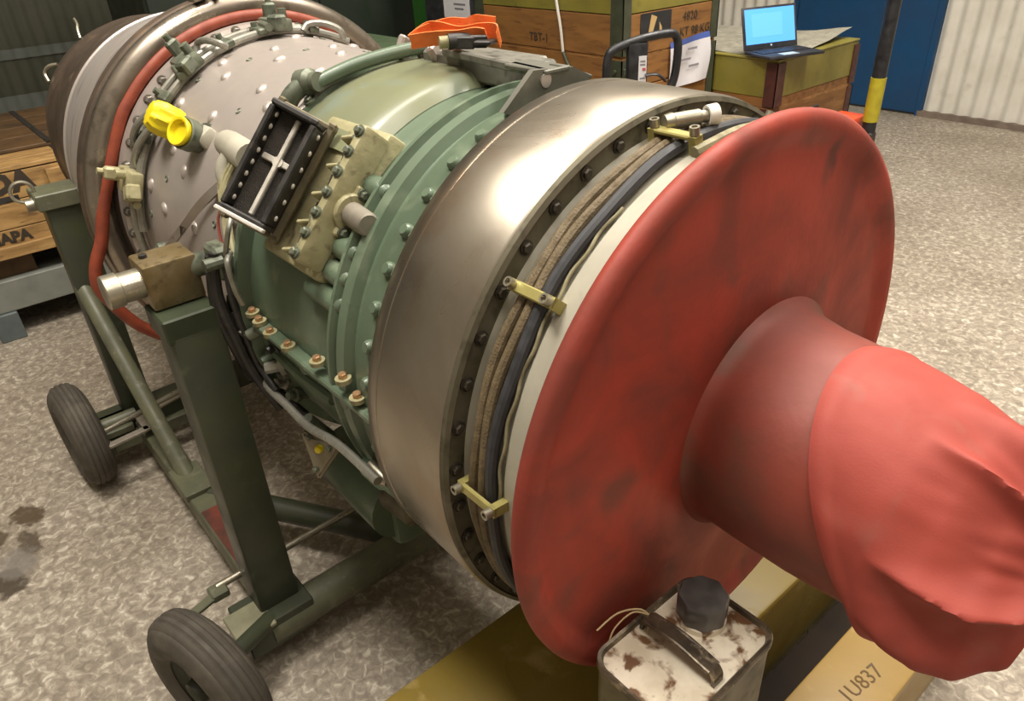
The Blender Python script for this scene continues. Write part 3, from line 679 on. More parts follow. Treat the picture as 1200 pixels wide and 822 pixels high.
# yellow plastic caps
b = B(); nd2 = Vector((-.1, -.8, .6)).normalized(); c0 = E(-1.495, 41.5, .475)
prev = []
for t, r in ((0, .036), (.015, .041), (.045, .042), (.066, .039), (.078, .03), (.081, .014)):
    u, v, d = frame(nd2); prev.append([c0 + d*t + (u*math.cos(2*PI*j/40)+v*math.sin(2*PI*j/40))*r*(1+.07*math.sin(10*2*PI*j/40+t*30)*(1 if t < .08 else .3)+.05*noise.noise(Vector((j*.4, t*30, 1)))) for j in range(40)])
a_ring_loft(b, prev)
tag(obj('crumpled_cap', b, YELPL), 'crumpled yellow plastic bag cap tied over a fitting on the white casing', 'protective cap')
b = B(); e0 = nk + nd*.055 + Vector((.02, 0, 0))
a_lathe(b, e0, nd, [(.008, .031), (.022, .036), (.026, .034), (.025, .028), (.012, .024), (.010, .002)], 28, True)
tag(obj('ring_cap', b, YELPL), 'bright yellow ring cap on the grey filler neck beside the crumpled one', 'protective cap')

# ratchet strap on the rail
st = thing('ratchet_strap', (-.74, .0, AX+.53), 'orange ratchet strap bundled on top of the engine', 'strap')
zt = AX+.536
b = B(); a_ribbon(b, [(-.82, -.05, zt), (-.815, -.01, zt+.018), (-.78, .0, zt+.02), (-.74, .02, zt+.012), (-.70, .04, zt+.018), (-.66, .05, zt+.018), (-.655, .045, zt+.002)], (0, -.25, 1), .03, .003)
a_ribbon(b, [(-.815, -.055, zt), (-.79, -.03, zt+.004), (-.75, -.015, zt+.008), (-.715, 0, zt+.010), (-.69, .02, zt+.014), (-.67, .03, zt+.012)], (0, -.4, 1), .03, .003)
a_ribbon(b, [(-.82, -.05, zt-.003), (-.82, -.03, zt+.012), (-.79, .02, zt+.026), (-.75, .04, zt+.026), (-.72, .04, zt+.034), (-.68, .06, zt+.030)], (.2, 0, 1), .026, .003)
obj('webbing', b, ORANGE, st, 40)
b = B(); a_box(b, (-.70, -.012, zt+.002), (.055, .008, .024), Matrix.Rotation(.6, 3, 'Z'), .003); a_box(b, (-.69, .012, zt+.002), (.055, .008, .024), Matrix.Rotation(.6, 3, 'Z'), .003)
a_cyl(b, (-.722, -.028, zt+.004), (-.705, .012, zt+.004), .015, n=18); a_box(b, (-.665, .02, zt+.002), (.035, .035, .008), Matrix.Rotation(.5, 3, 'Z'), .002)
obj('ratchet', b, BLACKI, st, 30)
b = B(); a_cyl(b, (-.73, -.044, zt+.004), (-.722, -.028, zt+.004), .012, n=16); obj('ratchet_spool', b, BEIGE, st)

# ------------------------------------------------------------------ wheeled stand
sd = thing('engine_stand', (-1.6, 0, 0), 'dark green wheeled steel trolley stand carrying the engine on square posts', 'stand')
def sp_(name, bm, m, smooth=35): return obj(name, bm, m, sd, smooth)
# posts: left pair in view, right pair behind the engine
for sgn in (-1, 1):
    y = sgn*.577
    sp_('post', mm(-1.11, -1.0, y-.0575, y+.0575, .10, AX-.005, .008, 2), STAND)
    sp_('post', mm(-2.385, -2.28, y-.055, y+.055, .14, AX-.015, .008, 2), STAND)
    b = mm(-1.125, -1.0, y-.065, y+.06, AX-.025, AX+.035, .004); sp_('post_cap', b, mat('worn_cap_paint', '3d4530', '2f3526', 10, .5, .2) if sgn < 0 else STAND)
    sp_('post_cap', mm(-2.405, -2.265, y-.075, y+.065, AX-.035, AX+.02, .004), STANDL)
    blk = B(); a_box(blk, (-1.11, y, AX+.09), (.105, .115, .105), None, .006, 2)
    bo = sp_('trunnion_block', blk, GOLD)
    obj('block_screw', a_lathe(B(), (-1.12, y+sgn*.035, AX+.142), (0, 0, 1), [(0, .009), (.008, .009), (.009, .006)], 12), BLACKI, bo)
    b = B(); a_lathe(b, (-1.105, y+sgn*.05, AX+.095), (0, sgn, 0), [(0, .034), (.05, .034), (.052, .038), (.082, .038), (.085, .034)], 24); sp_('trunnion_pin', b, ZINC)
    b = B(); a_cyl(b, (-1.085, y-sgn*.05, AX+.105), (-1.03, sgn*.47, AX+.125), .027, n=18); sp_('trunnion_shaft', b, GREYGREEN)
    b = B(); a_box(b, (-1.01, sgn*.485, AX+.13), (.07, .04, .075), None, .008); a_cyl(b, (-.975, sgn*.49, AX+.14), (-.975, sgn*.53, AX+.14), .014, n=10); sp_('trunnion_fork', b, GREYGREEN)
    b = B(); a_cyl(b, (-2.33, y+sgn*.06, AX-.02), (-2.33, y+sgn*.10, AX-.02), .022, n=16); rp = sp_('locking_pin', b, ZINC)
    ring = B(); c0 = Vector((-2.33, y+sgn*.095, AX+.008)); a_tube(ring, [c0 + Vector((.0, .034*math.cos(t), .034*math.sin(t)+.02)) for t in [2*PI*k/12 for k in range(12)]], .0055, 8, 3, True); obj('pin_ring', ring, ZINC, rp)
    # side beam and the tube brace
    b = mm(-2.40, -1.0, y-.04, y+.04, .09, .18, .004); sp_('side_beam', b, STANDL)
    sp_('beam_channel', mm(-1.53, -1.13, y-.034, y+.034, .179, .184), RUST)
    b = B(); a_tube(b, [(-2.31, y-sgn*.0+sgn*.03, AX-.335), (-1.74, y+sgn*.0, .165)], .03, 16, 0); sp_('brace', b, STANDL)
    b = mm(-1.80, -1.62, y-.05, y+.05, .17, .20, .003); sp_('brace_foot', b, STANDL)
# cross beams
b = B(); a_cyl(b, (-1.0, -.63, .125), (-1.0, .63, .125), .055, n=20); sp_('cross_beam', b, STANDL)
b = mm(-1.09, -.955, -.70, -.50, .08, .185, .004); sp_('beam_end', b, STAND)
sp_('cross_beam', mm(-2.40, -2.30, -.74, .74, .10, .19, .004), STAND)
b = B(); a_cyl(b, (-1.66, -.56, .15), (-1.0, -.14, .14), .04, n=16); sp_('diagonal_tube', b, STAND)
b = B(); a_cyl(b, (-1.66, .56, .15), (-1.0, .14, .14), .04, n=16); sp_('diagonal_tube', b, STAND)
# wheels
def wheel(x, y, yaw, side):
    wp = B(); R_, W_ = .206, .112; n = 40
    sec = []
    for k in range(25):
        t = -1 + 2*k/24; yy = t*W_/2
        r = R_ - .045*abs(t)**3.2
        g = .004 if k in (4, 8, 12, 16, 20) else 0
        sec.append((yy, r-g))
    sec = [(-W_*.36, .10), (-W_*.5, .125), (-W_*.52, .15)] + sec + [(W_*.52, .15), (W_*.5, .125), (W_*.36, .10)]
    a_lathe(wp, (0, 0, 0), (0, 1, 0), sec, n, False)
    Mx = Matrix.Translation((x, y, R_)) @ Matrix.Rotation(yaw, 4, 'Z')
    t = sp_('wheel', xform(wp, Mx), RUBBER, 40)
    hb = B(); a_lathe(hb, (0, 0, 0), (0, 1, 0), [(-.03, .004), (-.05, .03), (-.03, .035), (-.02, .09), (-.04, .105), (.04, .105), (.02, .09), (.03, .035), (.05, .03), (.05, .004)], 24); obj('wheel_hub', xform(hb, Mx), HUBM, t)
    return t
wheel(-2.252, -.797, .045, -1); wheel(-.876, -.822, .278, -1); wheel(-2.252, .797, -.045, 1); wheel(-.876, .822, -.1, 1)
for sgn in (-1, 1):
    b = B(); a_cyl(b, (-2.252, sgn*.73, .206), (-2.252, sgn*.60, .206), .025, n=14); a_box(b, (-2.28, sgn*.68, .175), (.14, .11, .03), None, .004); sp_('axle_stub', b, STANDL)
    b = B(); a_cyl(b, (-.90, sgn*.76, .206), (-.98, sgn*.62, .17), .025, n=14); sp_('axle_stub', b, STAND)
    b = mm(-1.06, -.945, sgn*.67-.055, sgn*.67+.055, .172, .186, .003); sp_('axle_plate', b, mat('worn_pale_plate', '8d8a70', '77745c', 14, .5) if sgn < 0 else STANDL)
# steering rods
b = B(); a_cyl(b, (-2.14, -.842, .23), (-2.25, -.41, .23), .011, n=12); sp_('steering_rod', b, ZINC)
b = B(); a_cyl(b, (-2.19, -.60, .215), (-2.26, -.35, .215), .009, n=12); sp_('steering_rod', b, ZINC)
b = B(); a_box(b, (-2.09, -.67, .215), (.03, .15, .012), Matrix.Rotation(.1, 3, 'Z'), .002); a_box(b, (-2.15, -.60, .215), (.13, .03, .012), None, .002); sp_('steering_link', b, mat('worn_bare_link', '9a9184', '857c70', 30, .5, .3))
b = B(); a_cyl(b, (-1.14, -.70, .225), (-1.15, -.22, .225), .011, n=12); sp_('tie_rod', b, ZINC)
b = B(); a_box(b, (-1.10, -.79, .215), (.03, .20, .014), Matrix.Rotation(.28, 3, 'Z'), .003); a_box(b, (-1.13, -.70, .215), (.05, .05, .03), None, .005); sp_('steering_arm', b, STANDL)
sp_('axle_strut', mm(-2.24, -2.20, -.72, -.30, .10, .15, .003), STANDL)

# ------------------------------------------------------------------ ochre boxes under the nose
def ybox(x0, x1, y0, y1, z0, z1, label, m=YBOX):
    t = thing('storage_box', ((x0+x1)/2, (y0+y1)/2, z0), label, 'box')
    obj('box_body', mm(x0, x1, y0, y1, z0, z1-.035, .004), m, t)
    obj('box_lid', mm(x0-.004, x1+.004, y0-.004, y1+.004, z1-.033, z1, .008, 2), m, t)
    return t
zb = AX-.70; zb2 = AX-.80
t1 = ybox(-.41, .0, -.62, .95, 0, zb, 'wide ochre painted wooden box on the floor under the red cover', YBOX2)
t1['group'] = 'ochre boxes under the nose'
t2 = ybox(.137, .292, -.55, .78, 0, zb2, 'narrow ochre box with stencilled number under the nose bag')
t2['group'] = 'ochre boxes under the nose'
obj('stencil', text_bm('1U837', .05, .0004, basis((.228, .30, zb2+.0006), (.12, 1, 0), (-1, .12, 0)), 1.0), mat('faded_brown_ink', '5a4320', '6b5128', 20, .7), t2, 0)
tag(obj('gap_shade_strip', mm(.02, .125, -.62, .8, 0, .11, .004), mat('dark_gap_shade', '2c2118', '231a12', 8, .95, rvar=0)), 'dark strip added as shade in the gap between the two ochre boxes', 'shade strip')  # dark strip added to stand in for the shade between the boxes

# ------------------------------------------------------------------ oil can
cx, cy, ct = .128, -.274, AX-.25
can = thing('oil_can', (cx, cy, zb+.006), 'old rusty white tin can with grey screw cap in front of the red cover', 'can')
def rrect(hx, hy, r, z, n=6):
    out = []
    for qx, qy, a0 in ((1, 1, 0), (-1, 1, 90), (-1, -1, 180), (1, -1, 270)):
        for k in range(n+1):
            a = math.radians(a0+90*k/n); out.append(Vector((cx+qx*(hx-r)+r*math.cos(a), cy+qy*(hy-r)+r*math.sin(a), z)))
    return out
hx, hy = .085, .125
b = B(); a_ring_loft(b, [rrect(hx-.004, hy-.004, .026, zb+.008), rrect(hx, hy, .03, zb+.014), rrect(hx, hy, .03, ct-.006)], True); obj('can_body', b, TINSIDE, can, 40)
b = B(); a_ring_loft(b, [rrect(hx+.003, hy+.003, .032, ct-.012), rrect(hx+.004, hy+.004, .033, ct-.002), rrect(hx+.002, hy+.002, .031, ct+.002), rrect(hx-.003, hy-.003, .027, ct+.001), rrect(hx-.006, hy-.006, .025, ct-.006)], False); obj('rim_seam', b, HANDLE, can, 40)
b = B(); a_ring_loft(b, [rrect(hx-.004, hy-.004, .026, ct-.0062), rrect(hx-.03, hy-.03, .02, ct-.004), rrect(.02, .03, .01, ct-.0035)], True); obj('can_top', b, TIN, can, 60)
kx, ky = .108, -.208
b = B(); a_lathe(b, (kx, ky, ct-.006), (0, 0, 1), [(0, .042), (.012, .041), (.016, .037), (.03, .037)], 28); obj('spout_neck', b, TIN, can)
b = B(); pr = [(.012, .038), (.014, .040), (.052, .040), (.056, .0375), (.057, .002)]
rings = []
for t, r in pr:
    rings.append([Vector((kx + r*(1+.035*math.cos(8*2*PI*j/48))*math.cos(2*PI*j/48), ky + r*(1+.035*math.cos(8*2*PI*j/48))*math.sin(2*PI*j/48), ct-.006+t)) for j in range(48)])
a_ring_loft(b, rings); obj('screw_cap', b, GUNMETAL, can, 40)
b = B(); hy0 = -.288
a_ribbon(b, [(cx-.07, hy0, ct-.004), (cx-.068, hy0, ct+.014), (cx-.055, hy0, ct+.024), (cx-.02, hy0-.001, ct+.027), (cx+.02, hy0-.001, ct+.027), (cx+.055, hy0, ct+.024), (cx+.068, hy0, ct+.014), (cx+.07, hy0, ct-.004)], (0, 1, 0), .022, .006, 5)
a_tube(b, [(cx-.062, hy0-.011, ct+.021), (cx, hy0-.011, ct+.028), (cx+.062, hy0-.011, ct+.021)], .004, 8, 4); a_tube(b, [(cx-.062, hy0+.011, ct+.021), (cx, hy0+.011, ct+.028), (cx+.062, hy0+.011, ct+.021)], .004, 8, 4)
obj('can_handle', b, HANDLE, can, 40)
b = B(); a_tube(b, [(cx-.068, hy0+.01, ct+.012), (cx-.085, hy0+.0, ct+.022), (cx-.105, hy0-.03, ct+.018), (cx-.112, hy0-.07, ct+.004)], .0016, 6, 6)
a_tube(b, [(cx-.066, hy0+.012, ct+.012), (cx-.088, hy0-.01, ct+.020), (cx-.095, hy0-.045, ct+.006), (cx-.09, hy0-.065, ct-.01)], .0014, 6, 6); a_tube(b, [(cx-.068, hy0+.01, ct+.014), (cx-.06, hy0-.005, ct+.002), (cx-.055, hy0-.012, ct-.002)], .0016, 6, 4)
obj('string', b, STRING, can)

# ------------------------------------------------------------------ big stacked crates behind the engine
X0, X1, Y0, Y1 = -3.30, -2.12, 2.03, 2.80
def crate(name, z0, z1, label, rows, mats, straps=True, x0=X0, x1=X1, y0=Y0, y1=Y1, strapm=DKGREEN, group=None):
    t = thing(name, ((x0+x1)/2, (y0+y1)/2, z0), label, 'crate', group)
    h = (z1-z0)/rows; g = .004
    obj('crate_core', mm(x0+.02, x1-.02, y0+.02, y1-.02, z0, z1-.012), WOODD, t, 0)
    for k in range(rows):
        m, m2 = mats[k]
        a, b_ = z0+k*h+g/2, z0+(k+1)*h-g/2; j = random.uniform(0, .003)
        obj('plank', mm(x0+.001, x1-.001, y0-j, y0+.02, a, b_, .003), m, t, 0)
        obj('plank', mm(x1-.02, x1+j, y0+.021, y1-.021, a, b_, .003), m2, t, 0)
        obj('plank', mm(x0-j, x0+.02, y0+.021, y1-.021, a, b_, .003), m2, t, 0)
        obj('plank', mm(x0+.001, x1-.001, y1-.02, y1+j, a, b_, .003), m, t, 0)
    n = 5
    for k in range(n):
        ya = y0+(y1-y0)*k/n; yb = y0+(y1-y0)*(k+1)/n
        obj('lid_plank', mm(x0, x1, ya+.002, yb-.002, z1-.012, z1+.006, .002), mats[-1][0], t, 0)
    if straps:
        for xx, yy, sx, sy in ((x1, y0, -1, 1), (x0, y0, 1, 1), (x1, y1, -1, -1)):
            b = B(); mm(min(xx+sx*.075, xx-sx*.008), max(xx+sx*.075, xx-sx*.008), min(yy, yy-sy*.008), max(yy, yy-sy*.008), z0+.01, z1-.005, 0, 1, b)
            mm(min(xx, xx-sx*.008), max(xx, xx-sx*.008), min(yy+sy*.055, yy-sy*.008), max(yy+sy*.055, yy-sy*.008), z0+.01, z1-.005, 0, 1, b)
            so = obj('corner_angle', b, strapm, t, 0)
            if xx == x1 and yy == y0:
                for zz in (z0+.06, z1-.06):
                    bb_ = B(); a_cyl(bb_, (xx-.035, yy-.009, zz), (xx-.035, yy-.022, zz), .012, n=8); a_box(bb_, (xx+.012, yy+.03, zz), (.012, .05, .03), None, .002)
                    obj('angle_bolt', bb_, strapm, so)
    return t
W2 = (WOOD, WOODY); O2 = (OLIVE, OLIVE)
cA = crate('wooden_crate', 0.0, .70, 'brown wooden crate at the floor under the taller crates behind the engine', 3, [W2, W2, W2])
cB = crate('wooden_crate', .706, 1.155, 'orange-brown wooden crate second from the floor in the stack behind the engine', 3, [W2, W2, W2])
cC = crate('wooden_crate', 1.161, 1.56, 'wooden crate with olive upper board, topmost of the stack behind the engine', 2, [W2, O2])
for q in (cA, cB, cC): q['group'] = 'wooden crates stacked behind the engine'
obj('stencil', text_bm('TBT-1', .062, .0005, basis((-2.74, Y0-.0045, AX+.137), (1, 0, 0), (0, 0, 1))), INK, cC, 0)
obj('stencil', text_bm('4820', .062, .0005, basis((X1+.0045, 2.56, AX+.225), (0, 1, 0), (0, 0, 1))), INK, cC, 0)
obj('stencil', text_bm('KT 98 KG', .062, .0005, basis((X1+.0045, 2.61, AX+.150), (0, 1, 0), (0, 0, 1))), INK, cC, 0)
b = mm(X1+.004, X1+.006, 2.16, 2.40, AX+.145, AX+.275); pl = obj('black_mark', b, BLACKBOX, cC, 0)
b = B(); p = [(2.215, .155), (2.245, .155), (2.285, .25), (2.24, .265)]
vs = [b.verts.new((X1+.0066, y, AX+z)) for y, z in p]; b.faces.new(vs); p = [(2.31, .15), (2.33, .15), (2.325, .20), (2.305, .225)]
vs = [b.verts.new((X1+.0066, y, AX+z)) for y, z in p]; b.faces.new(vs)
obj('mark_print', b, mat('tan_print', 'b79a68'), pl, 0)
# paper sheet hanging on the crate end
pp = thing('paper_sheet', (X1+.012, 2.57, AX-.1), 'white paper sheet with blue top stripe on the crate end', 'paper')
b = B(); rows_ = []
for i in range(9):
    for_z = AX+.12-i*.031; rows_.append([(2.40+k*.037, for_z) for k in range(10)])
G = [[b.verts.new((X1+.010+.008*math.sin(k*.7+i*.4)+.010*(k/9)**3*(i/8), y+.012*math.sin(i*.5)*(k/9), z+.02*(k/9-.5))) for k, (y, z) in enumerate(r)] for i, r in enumerate(rows_)]
for i in range(8):
    for k in range(9): b.faces.new((G[i][k], G[i][k+1], G[i+1][k+1], G[i+1][k]))
for f in b.faces: f.material_index = 0
r = bmesh.ops.solidify(b, geom=list(b.faces), thickness=.001)
po = obj('sheet', b, [PAPER, BLUEINK], pp)
for f in po.data.polygons:
    if (f.center.z + WL['paper_sheet'].z) > AX+.095: f.material_index = 1
FADED = mat('faded_print', '8a868c')
for y, z, w in ((2.58, .06, .08), (2.52, .01, .10), (2.60, -.03, .09)):          # worn printed lines, not legible
    obj('print', mm(X1+.0205, X1+.0213, y-w/2, y+w/2, AX+z-.006, AX+z+.006), FADED, pp, 0)
# white cord hanging down the crate front
b = B(); a_tube(b, [(-2.60, Y0-.02, 1.57), (-2.575, Y0-.022, 1.42), (-2.545, Y0-.02, 1.28), (-2.53, Y0-.018, 1.16)], .008, 8, 6)
co = thing('hanging_cord', (-2.53, Y0-.02, 1.06), 'white cord hanging down the front of the wooden crates', 'cord')
obj('cord', b, WHITECORD, co)
b = B(); a_tube(b, [(-2.53, Y0-.018, 1.16), (-2.49, Y0-.02, 1.10), (-2.45, Y0-.016, 1.07)], .009, 8, 5); obj('cord_end', b, DKGREEN, co)

# laptop crate
LX0, LX1, LY0, LY1, LZ = -2.95, -1.716, 2.90, 3.68, AX
LY0 = 2.83
cL = crate('tool_crate', 0, .82, 'plain wooden crate under the olive topped crate with the laptop', 3, [W2, W2, W2], True, LX0, LX1, LY0, LY1, MAROON)
cT = thing('tool_crate', ((LX0+LX1)/2, (LY0+LY1)/2, .826), 'olive green painted crate carrying the laptop', 'crate')
obj('crate_body', mm(LX0+.004, LX1-.004, LY0+.004, LY1-.004, .826, .872), WOOD, cT, 0)
obj('olive_side', mm(LX0, LX1, LY0, LY0+.02, .874, LZ-.012, .003), OLIVE, cT, 0)
obj('olive_end', mm(LX1-.02, LX1, LY0+.022, LY1-.022, .874, LZ-.012, .003), OLIVE, cT, 0)
obj('olive_side', mm(LX0, LX1, LY1-.02, LY1, .874, LZ-.012, .003), OLIVE, cT, 0)
obj('olive_end', mm(LX0, LX0+.02, LY0+.022, LY1-.022, .874, LZ-.012, .003), OLIVE, cT, 0)
obj('olive_lid', mm(LX0-.004, LX1+.004, LY0-.004, LY1+.004, LZ-.012, LZ, .003), OLIVE, cT, 0)
b = mm(LX1-.065, LX1+.008, LY0-.009, LY0-.001, .83, LZ-.02); mm(LX1+.001, LX1+.009, LY0-.009, LY0+.065, .83, LZ-.02, bm=b); obj('corner_hinge', b, MAROON, cT, 0)
b = mm(LX1+.001, LX1+.009, LY1-.05, LY1+.009, .83, LZ-.03); obj('corner_hinge', b, MAROON, cT, 0)
b = B(); a_tube(b, [(LX1+.004, 3.17, .74), (LX1+.03, 3.19, .77), (LX1+.03, 3.26, .77), (LX1+.004, 3.28, .74)], .007, 8, 4); a_box(b, (LX1+.004, 3.22, .735), (.006, .14, .03)); obj('crate_handle', b, BLACKI, cL)
# grey felt sheet
b = B(); G = []
for i in range(13):
    row = []
    for k in range(13):
        x = -2.75 + 1.03*i/12; y = 2.86 + .84*k/12
        edge = max(0, (i-7)/5)*max(0, (k-5)/7)
        row.append(b.verts.new((x - .06*(k/12)*(i/12), y+.01*math.sin(i), LZ+.004+.05*edge+.004*math.sin(i*1.3+k))))
    G.append(row)
for i in range(12):
    for k in range(12):
        if i >= 9 and k <= 3: continue
        b.faces.new((G[i][k], G[i+1][k], G[i+1][k+1], G[i][k+1]))
bmesh.ops.solidify(b, geom=list(b.faces), thickness=.006)
tag(obj('felt_sheet', b, SHEET, None, 50), 'grey felt sheet lying on the olive crate behind the laptop', 'sheet')
# laptop
lp = thing('laptop', (-1.78, 2.945, LZ+.008), 'open black laptop with bright blue screen on the olive crate', 'laptop')
ex = Vector((.125, .347, 0)).normalized(); ey = Vector((.347, -.125, 0)).normalized(); hb_ = Vector((-1.865, 2.98, LZ+.012)); 
LM = Matrix(((ey.x, ex.x, 0), (ey.y, ex.y, 0), (0, 0, 1))).to_4x4(); LM.translation = hb_
W_, D_ = .355, .225
b = B(); a_box(b, (D_/2, 0, .006), (D_, W_, .016), None, .004, 2); lb = obj('laptop_base', xform(b, LM), LAPB, lp)
b = B(); a_box(b, (.085, 0, .0146), (.11, W_-.04, .002)); kb = obj('keyboard', xform(b, LM), BLACKP, lp)
kbm = B()
for r_ in range(5):
    for k in range(14): a_box(kbm, (.042+r_*.021, -.147+k*.0226, .0165), (.017, .018, .003))
ko = obj('keys', xform(kbm, LM), LAPB, kb, 0); ko['kind'] = 'stuff'
b = B(); a_box(b, (.185, -.03, .0146), (.055, .10, .001)); obj('touchpad', xform(b, LM), TPAD, lp)
TL = LM @ Matrix.Translation((0, 0, .014)) @ Matrix.Rotation(-math.radians(17), 4, 'Y')
b = B(); a_box(b, (-.004, 0, .111), (.008, W_, .222), None, .003, 2); ld = obj('laptop_lid', xform(b, TL), LAPB, lp)
b = B(); a_box(b, (.0008, 0, .120), (.001, W_-.03, .18)); so = obj('screen', xform(b, TL), SCREEN, ld, 0)
b = B(); a_box(b, (.0016, -.02, .125), (.0006, .2, .12)); 
obj('screen_window', xform(b, TL), SCREEN2, lp, 0)
b = B(); a_cyl(b, (.0005, 0, .018), (.002, 0, .018), .006, n=12); obj('lid_badge', xform(b, TL), TPAD, lp)

# ------------------------------------------------------------------ pallet truck handle and the tall striped pole
ph = thing('pallet_truck', (-1.5, 1.52, 0), 'black pallet truck handle loop standing behind the steel band', 'pallet truck')
hc = Vector((-1.518, 1.495, AX+.175)); ux = Vector((.42, .86, .0)).normalized()
def hp_(u, z): return hc + ux*u + Vector((0, 0, z))
b = B(); a_tube(b, [hp_(-.155, -.11), hp_(-.16, -.02), hp_(-.155, .05), hp_(-.13, .085), hp_(-.02, .115), hp_(.10, .128), hp_(.135, .115), hp_(.148, .07), hp_(.14, -.04), hp_(.11, -.10), hp_(.03, -.15), hp_(-.08, -.15), hp_(-.14, -.14)], .017, 12, 5, True); obj('handle_loop', b, BLACKP, ph)
b = B(); R3 = Matrix(((ux.x, -ux.y, 0), (ux.y, ux.x, 0), (0, 0, 1)))
a_box(b, hp_(-.03, -.03), (.085, .035, .27), R3, .008, 2); obj('handle_centre', b, BLACKP, ph)
nrm = R3 @ Vector((0, -1, 0))
b = B(); a_box(b, hp_(-.012, .0)+nrm*.019, (.034, .002, .11), R3); lbl = obj('handle_label', b, PAPER, ph, 0)
b = B()
for z in (.035, .022, -.03): a_box(b, hp_(-.012, z)+nrm*.0205, (.022, .001, .006), R3)
obj('label_print', b, mat('grey_print', '7d7d80'), lbl, 0)
b = B(); a_box(b, hp_(-.006, .004)+nrm*.0205, (.014, .001, .01), R3); obj('label_print', b, REDINK, lbl, 0)
b = B(); a_tube(b, [hp_(0, -.02)+nrm*.02, hp_(.05, -.02)+nrm*.03, hp_(.09, -.05)+nrm*.02], .012, 8, 4, flat=.006); obj('release_lever', b, BLACKP, ph)
b = B(); a_cyl(b, hp_(-.03, -.14), (-1.50, 1.54, .25), .022, n=14); obj('tiller_shaft', b, BLACKP, ph)
b = B(); a_box(b, (-1.50, 1.56, .2), (.2, .2, .26), R3, .02, 2); obj('pump_unit', b, ORANGEP, ph)
for s in (-1, 1):
    b = B(); c = Vector((-1.5, 1.56, 0)) + ux*0; a_box(b, (-2.0, 1.56+s*.19, .08), (.9, .15, .05), None, .01); obj('fork', b, ORANGEP, ph)
b = B(); a_cyl(b, (-1.5, 1.47, .085), (-1.5, 1.65, .085), .085, n=20); obj('steer_wheel', b, BLACKP, ph)

pt = thing('pole_lift', (-1.30, 3.16, 0), 'tall black upright pole with yellow tape band and orange base unit', 'lift pole')
px, py = -1.335, 3.20
b = B(); a_cyl(b, (px, py, AX-.40), (px, py, 3.0), .036, n=18); obj('pole', b, BLACKP, pt)
b = B(); a_cyl(b, (px, py, AX-.335), (px, py, AX-.105), .040, n=18); obj('yellow_tape', b, TAPE, pt)
b = B(); a_box(b, (px, py, AX-.43), (.07, .07, .08), None, .01); 
for k in range(5): a_cyl(b, (px+.02, py, AX-.50-k*.02), (px+.02, py, AX-.512-k*.02), .03, n=14)
a_cyl(b, (px, py, 0.05), (px, py, AX-.45), .03, n=14); obj('pole_foot', b, BLACKI, pt)
b = B(); a_box(b, (px-.13, py-.06, AX-.355), (.16, .24, .08), None, .015, 2); obj('orange_unit', b, ORANGEP, pt)
b = B(); a_box(b, (px-.10, py-.05, .37), (.12, .14, .62), None, .01); a_box(b, (px-.05, py-.02, .03), (.4, .4, .06), None, .01); obj('base_plate', b, ORANGEP, pt)

# ------------------------------------------------------------------ left crates on the grey pallet
pal = thing('grey_pallet', (-4.5, -.7, 0), 'grey painted steel pallet under the pale wooden crate at left', 'pallet')
obj('front_beam', mm(-3.86, -3.80, -1.9, .2, .15, .315, .005), GREYP, pal)
obj('deck', mm(-5.2, -3.86, -1.9, .2, .25, .31, .004), GREYP, pal)
for y in (-1.85, -.83, .14): obj('pallet_foot', mm(-3.9, -3.78, y-.06, y+.06, 0, .15, .004), mat('blue_grey_foot', '5d6666', '525a5a', 10, .6), pal)
obj('rear_beam', mm(-5.2, -5.14, -1.9, .2, 0, .25, .004), GREYP, pal)
cf = thing('pale_crate', (-3.95, -.7, .42), 'pale wooden crate with black stencilled letters on the grey pallet', 'crate')
fz0, fz1 = .43, AX-.215
obj('crate_core', mm(-4.07, -3.83, -1.55, .1, fz0+.01, fz1-.004), WOODD, cf, 0)
k = 3
for i in range(k):
    a = fz0 + (fz1-.02-fz0)*i/k; b_ = fz0 + (fz1-.02-fz0)*(i+1)/k
    obj('plank', mm(-3.83, -3.80, -1.56, .11, a+.002, b_-.002, .003), WOODL, cf, 0)
for i in range(2): obj('lid_plank', mm(-4.08+i*.145, -3.94+i*.145, -1.56, .11, fz1-.016, fz1+.006, .003), WOODL, cf, 0)
for y in (-1.25, -.36): obj('batten', mm(-3.80, -3.775, y-.05, y+.05, fz0, fz1-.04, .003), WOODL, cf, 0)
for zz in (fz0+.03,): obj('batten', mm(-3.80, -3.775, -1.56, .11, zz-.03, zz+.03, .003), WOODL, cf, 0)
obj('skid', mm(-4.05, -3.86, -.95, -.60, .315, .43), WOODD, cf, 0)
obj('skid', mm(-4.05, -3.86, -1.5, -1.3, .315, .43), WOODD, cf, 0)
obj('skid', mm(-4.05, -3.86, -.1, .08, .315, .43), WOODD, cf, 0)
obj('stencil', text_bm('ADA', .14, .0006, basis((-3.7985, -.62, fz1-.075), (0, 1, 0), (0, 0, 1)), 1, .008), INK, cf, 0)
obj('stencil', text_bm('NAPA', .075, .0006, basis((-3.7985, -.67, fz0+.095), (0, 1, 0), (0, 0, 1)), 1, .004), INK, cf, 0)
obj('grip_slot', mm(-3.80, -3.797, -.85, -.56, fz1-.165, fz1-.135), BLACKI, cf, 0)
b = B(); a_ribbon(b, [(-4.08, -.30, fz1+.009), (-3.9, -.30, fz1+.010), (-3.80, -.30, fz1+.009), (-3.797, -.30, fz1-.02), (-3.797, -.30, fz0+.06)], (0, 1, 0), .03, .002, 4); obj('steel_strap', b, BLACKI, cf)
cd = thing('dark_crate', (-4.7, -.7, .315), 'dark brown crate lid behind the pale wooden crate at left', 'crate')
obj('crate_box', mm(-5.18, -4.11, -1.56, .12, .315, AX-.215), WOODD, cd, 0)
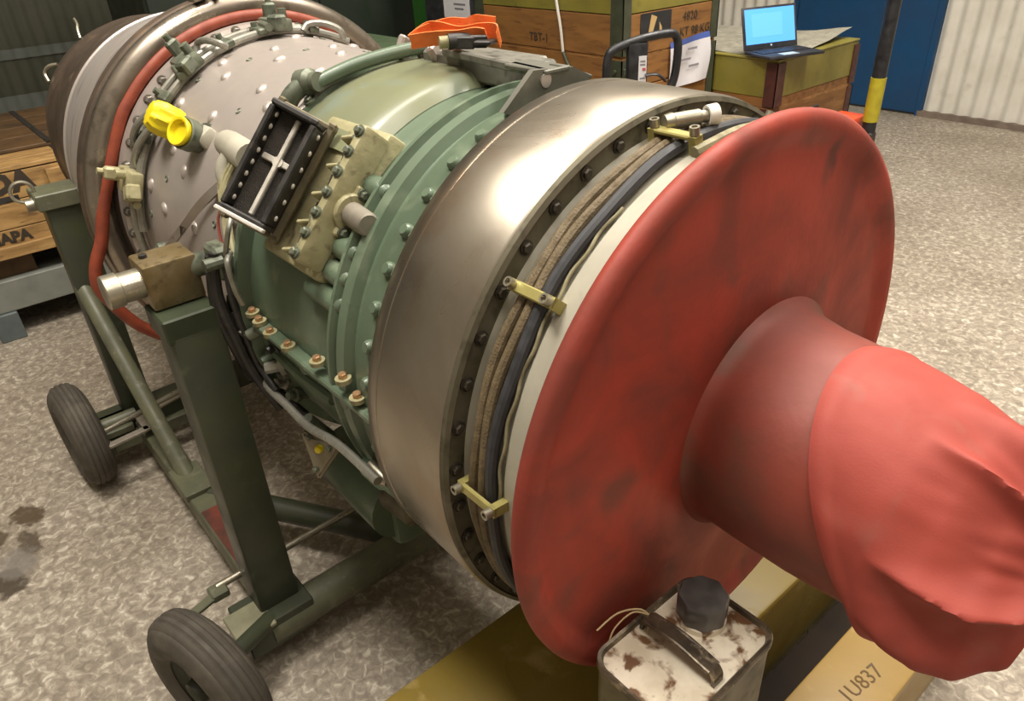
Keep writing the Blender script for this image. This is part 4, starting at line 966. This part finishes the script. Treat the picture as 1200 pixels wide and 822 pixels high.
for i in range(4): obj('lid_plank', mm(-5.19+i*.27, -4.925+i*.27, -1.57, .13, AX-.215, AX-.195, .004), WOODD, cd, 0)
b = B(); a_ribbon(b, [(-5.19, -.30, AX-.192), (-4.6, -.30, AX-.192), (-4.11, -.30, AX-.192)], (0, 1, 0), .03, .002, 3); obj('steel_strap', b, BLACKI, cd)

# ------------------------------------------------------------------ far dark corner: cabinet, green panel, black case with a paper
cab = thing('dark_cabinet', (-5.2, 1.9, 0), 'large dark green cabinet in the shadow behind the engine', 'cabinet')
obj('cabinet_body', mm(-5.6, -4.75, .55, 2.9, .05, 2.6, .01), DKCAB, cab)
for y in (.56, 1.73): obj('cabinet_door', mm(-4.75, -4.73, y+.005, y+1.15, .12, 2.55, .005), DKCAB, cab)
obj('plinth', mm(-5.58, -4.78, .58, 2.87, 0, .05), BLACKI, cab)
gp = thing('green_locker', (-4.2, 2.5, 0), 'narrow bright green locker beside the dark cabinet', 'locker')
obj('locker_body', mm(-4.42, -4.02, 2.32, 2.8, .04, 2.4, .006), BRIGHTG, gp); obj('locker_plinth', mm(-4.40, -4.04, 2.34, 2.78, 0, .04), BLACKI, gp); obj('locker_door', mm(-4.41, -4.03, 2.30, 2.318, .1, 2.35, .004), BRIGHTG, gp)
bk = thing('black_case', (-3.7, 2.15, 0), 'tall black case with a white paper between green locker and crates', 'case')
obj('case_body', mm(-3.90, -3.315, 2.06, 2.5, 0, 1.75, .015, 2), BLACKBOX, bk)
obj('case_paper', mm(-3.67, -3.40, 2.053, 2.057, AX+.185, AX+.55), PAPER, bk, 0)
b = mm(-3.56, -3.44, 2.0515, 2.0529, AX+.262, AX+.272); mm(-3.55, -3.46, 2.0515, 2.0529, AX+.236, AX+.246, bm=b)
obj('paper_print', b, mat('grey_text', '77747c'), bk, 0)
sg = thing('sage_case', (-3.2, 1.2, 0), 'sage green painted chest behind the top of the engine', 'chest')
obj('chest_body', mm(-4.2, -2.75, .85, 1.75, 0, AX+.06, .01), OLIVEG, sg); obj('chest_lid', mm(-4.21, -2.74, .84, 1.76, AX+.06, AX+.09, .006), OLIVEG, sg)
